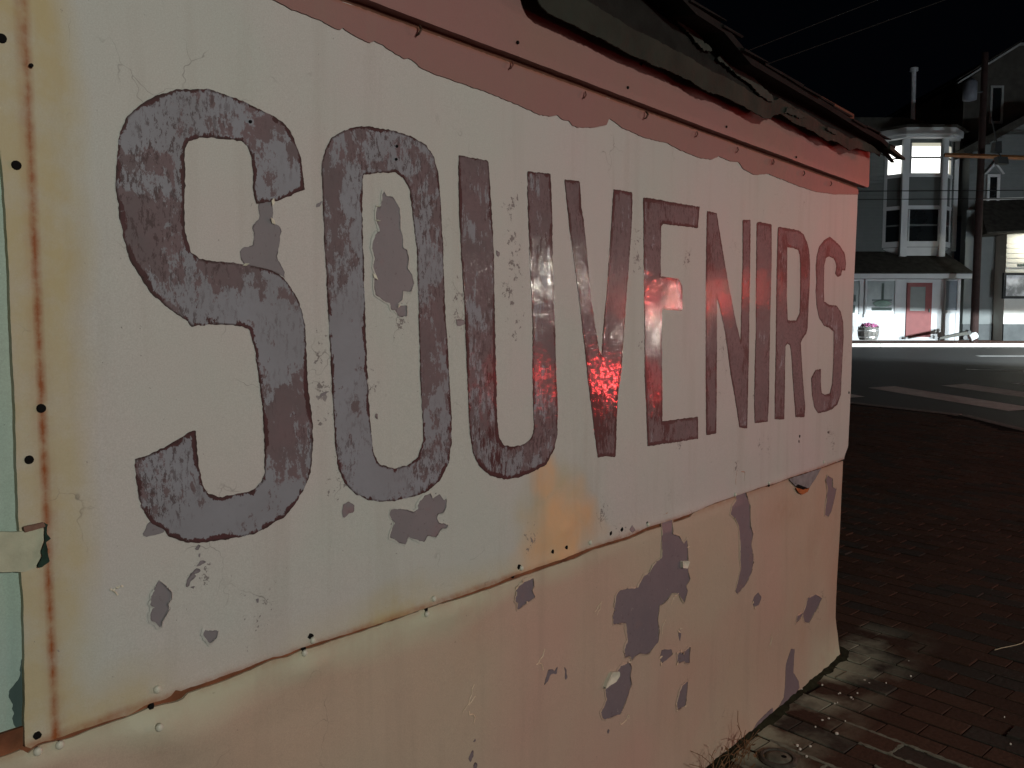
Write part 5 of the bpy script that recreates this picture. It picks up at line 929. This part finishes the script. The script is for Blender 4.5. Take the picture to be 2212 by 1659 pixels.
# ============================================================ WHAT LIGHTS THE PLACE (beside and behind the camera)
CARP = simple('dark_car_paint', (.02, .024, .03), .25, .5, .1, 2, 0); TYRE = simple('tyre', (.015, .015, .015), .85, .2, .1, 20, .2); CHR = simple('wheel_alloy', (.35, .35, .36), .3, .5, .1, 5, 0, .8)
TLENS = emis('tail_lens', (1, .03, .02), 3.5); HLENS = emis('head_lens', (.9, .97, 1), 3.0)
def wheel(t, x, y):
    w = MB().tube((x, y-.11, .33), (x, y+.11, .33), .33, 24).build('wheel', TYRE, t)
    MB().tube((x, y-.118, .33), (x, y+.118, .33), .20, 16).build('rim', CHR, w)
def car(label, r, f, z, heading, lit_rear, lit_front):
    # local x runs forward from the rear bumper (x = 0), y across
    t = thing('parked_car', label, 'car', SW(r, f, z), RZ+heading, 'cars on the road to the right')
    low = [(.02, .32), (.0, .62), (.03, .98), (.30, 1.04), (3.2, 1.0), (4.15, .86), (4.38, .70), (4.42, .34), (3.9, .20), (.3, .20)]
    top = [(.22, 1.03), (.50, 1.48), (1.2, 1.58), (2.3, 1.55), (3.15, 1.0)]
    MB().prism(low, 1, -.88, .88).build('body', CARP, t)
    V = [(x, s*(.80 if z_ < 1.2 else .62), z_) for s in (-1, 1) for x, z_ in top]; n = len(top)
    mesh_obj('cabin', V, [tuple(range(n-1, -1, -1)), tuple(range(n, 2*n))]+[(i, (i+1) % n, n+(i+1) % n, n+i) for i in range(n)], CARP, t)
    for s in (-1, 1):
        V = [(x, s*(.72+.02+(.10 if z_ < 1.2 else -.07)), z_) for x, z_ in ((.62, 1.10), (.78, 1.42), (1.3, 1.47), (2.2, 1.45), (2.85, 1.10))]
        mesh_obj('side_window', V+[(x, y-s*.02, z_) for x, y, z_ in V], [(0,1,2,3,4), (9,8,7,6,5)], GLASS, t)
    MB().hexa([(.22, -.62, 1.12), (.24, -.62, 1.12), (.24, .62, 1.12), (.22, .62, 1.12), (.43, -.56, 1.43), (.45, -.56, 1.43), (.45, .56, 1.43), (.43, .56, 1.43)]).build('rear_window', GLASS, t)
    MB().box(-.06, .05, -.86, .86, .30, .52).build('rear_bumper', CARP, t); MB().box(4.36, 4.48, -.86, .86, .28, .50).build('front_bumper', CARP, t)
    for x in (.85, 3.5):
        for y in (-.80, .80): wheel(t, x, y)
    for y in (-.66, .66):
        MB().box(-.02, .03, y-.14, y+.14, .72, .92).build('tail_light', TLENS if lit_rear else simple('lens_off', (.2, .01, .01), .2), t)
        if not lit_front: MB().box(4.30, 4.40, y-.16, y+.16, .62, .74).build('headlight', simple('headlight_off', (.3, .3, .3), .1), t)
    return t
car('dark car with red tail lights lit, stopped beyond the brick pavement to the right', 8.08, 3.88, -.15, RAD(-6), True, False)
hd = math.atan2(HD[1], HD[0]); hr0, hf0 = (HEAD[0][0]+HEAD[1][0])/2, (HEAD[0][1]+HEAD[1][1])/2
cb = car('dark car shining its headlights at the white shopfront across the street', hr0-HD[0]*4.55, hf0-HD[1]*4.55, hr(hf0-2), hd, False, True)
for r, f, z in HEAD:            # projector housings: the shield in front of each bulb gives the level cut-off
    q = MB(); c = np.array((r, f)); a = HD; b = np.array((-a[1], a[0]))
    def P(u, v, w): p = c+a*u+b*v; return SW(p[0], p[1], z+w)
    e = .12*.068
    q.hexa([P(.118, -.12, e), P(.122, -.12, e), P(.122, .12, e), P(.118, .12, e), P(.118, -.12, .09), P(.122, -.12, .09), P(.122, .12, .09), P(.118, .12, .09)])
    q.hexa([P(-.06, -.12, .086), P(.122, -.12, .086), P(.122, .12, .086), P(-.06, .12, .086), P(-.06, -.12, .09), P(.122, -.12, .09), P(.122, .12, .09), P(-.06, .12, .09)])
    q.hexa([P(-.064, -.12, -.09), P(-.06, -.12, -.09), P(-.06, .12, -.09), P(-.064, .12, -.09), P(-.064, -.12, .09), P(-.06, -.12, .09), P(-.06, .12, .09), P(-.064, .12, .09)])
    for s in (-.12, .12): q.hexa([P(-.06, s-.002, -.09), P(.122, s-.002, -.09), P(.122, s+.002, -.09), P(-.06, s+.002, -.09), P(-.06, s-.002, .09), P(.122, s-.002, .09), P(.122, s+.002, .09), P(-.06, s+.002, .09)])
    o = q.build('headlight', simple('headlight_housing', (.04, .04, .04), .5), cb)
    o.matrix_parent_inverse = (__import__('mathutils').Matrix.Translation(cb.location) @ cb.rotation_euler.to_matrix().to_4x4()).inverted()
IRON = simple('dark_iron', (.02, .022, .02), .5, .4)
def lamp_post(name, label, cat, p, lens, base_z, head=.14, group=None):
    x, y, z = p; t = thing(name, label, cat, (x, y, base_z), 0, group); h = z-base_z
    MB().lathe((0, 0, 0), [(.10, 0), (.10, .08), (.05, .14), (.035, .2), (.03, h-head*1.6), (.05, h-head*1.4), (.05, h-head*1.2)], 14).build('post', IRON, t, True)
    MB().lathe((0, 0, h), [(.03, head*1.9), (head*1.3, head*1.25), (head*1.3, head*1.15), (.02, head*1.6)], 16).build('hood', IRON, t)
    for k in range(4):
        a = pi/4+k*pi/2; MB().tube((cos(a)*head, sin(a)*head, h-head*1.2), (cos(a)*head, sin(a)*head, h+head*1.2), .006, 5).build('cage_bar', IRON, t)
    MB().lathe((0, 0, h-head*1.2), [(.03, 0), (.035, head*.35), (.03, head*.5)], 12).build('bulb', lens, t, True)
    return t
WL = emis('warm_bulb', (1, .93, .8), 6); RL = emis('red_bulb', (1, .05, .03), 5)
lamp_post('street_lamp', 'tall iron street lamp standing opposite the painted wall', 'street lamp', STREET_LAMP, WL, -.05, .3)
for k, (p, e, r) in enumerate(LANTERNS):
    lamp_post('post_lantern', ['post lantern far to the right, leftmost of the white ones', 'post lantern to the right, tallest of the near white pair', 'low white post lantern to the right, lowest of all', 'post lantern far to the right beside another'][k], 'lantern', p, WL, -.15, .14, 'white post lanterns across the street to the right')
for k, (p, e, r) in enumerate(RED_LAMPS):
    lamp_post('red_warning_lamp', ['red lamp on a post, nearest of the red ones to the white lanterns', 'red lamp on a post, middle one of the row of red lamps', 'red lamp on a post, farthest forward of the red lamps'][k], 'warning lamp', p, RL, -.10, .12, 'red lamps on posts to the right')


t = thing('traffic_signal', 'black traffic signal on a post showing red towards the painted wall', 'traffic signal', (SIG[0]+.22, SIG[1]-.05, -.15), math.atan2(_d[1], _d[0]))
MB().tube((-.12, 0, 0), (-.12, 0, 3.1), .05, 12).build('post', IRON, t)
MB().box(-.08, .14, -.16, .16, 1.75, 2.75).build('housing', IRON, t)
for k, z in enumerate((2.50, 2.18, 1.90)):
    MB().tube((.14, 0, z), (.15, 0, z), .105, 20).build('lens', RL if k == 0 else simple('dark_lens%d' % k, (.03, .04, .02), .2), t)
    V = []; Fm = []
    for i in range(9):
        a = pi*i/8; V += [(.14, cos(a)*.12, z+sin(a)*.12), (.30, cos(a)*.12, z+sin(a)*.12)]
        if i: j = 2*i; Fm.append((j-2, j-1, j+1, j))
    mesh_obj('visor', V, Fm, IRON, t)
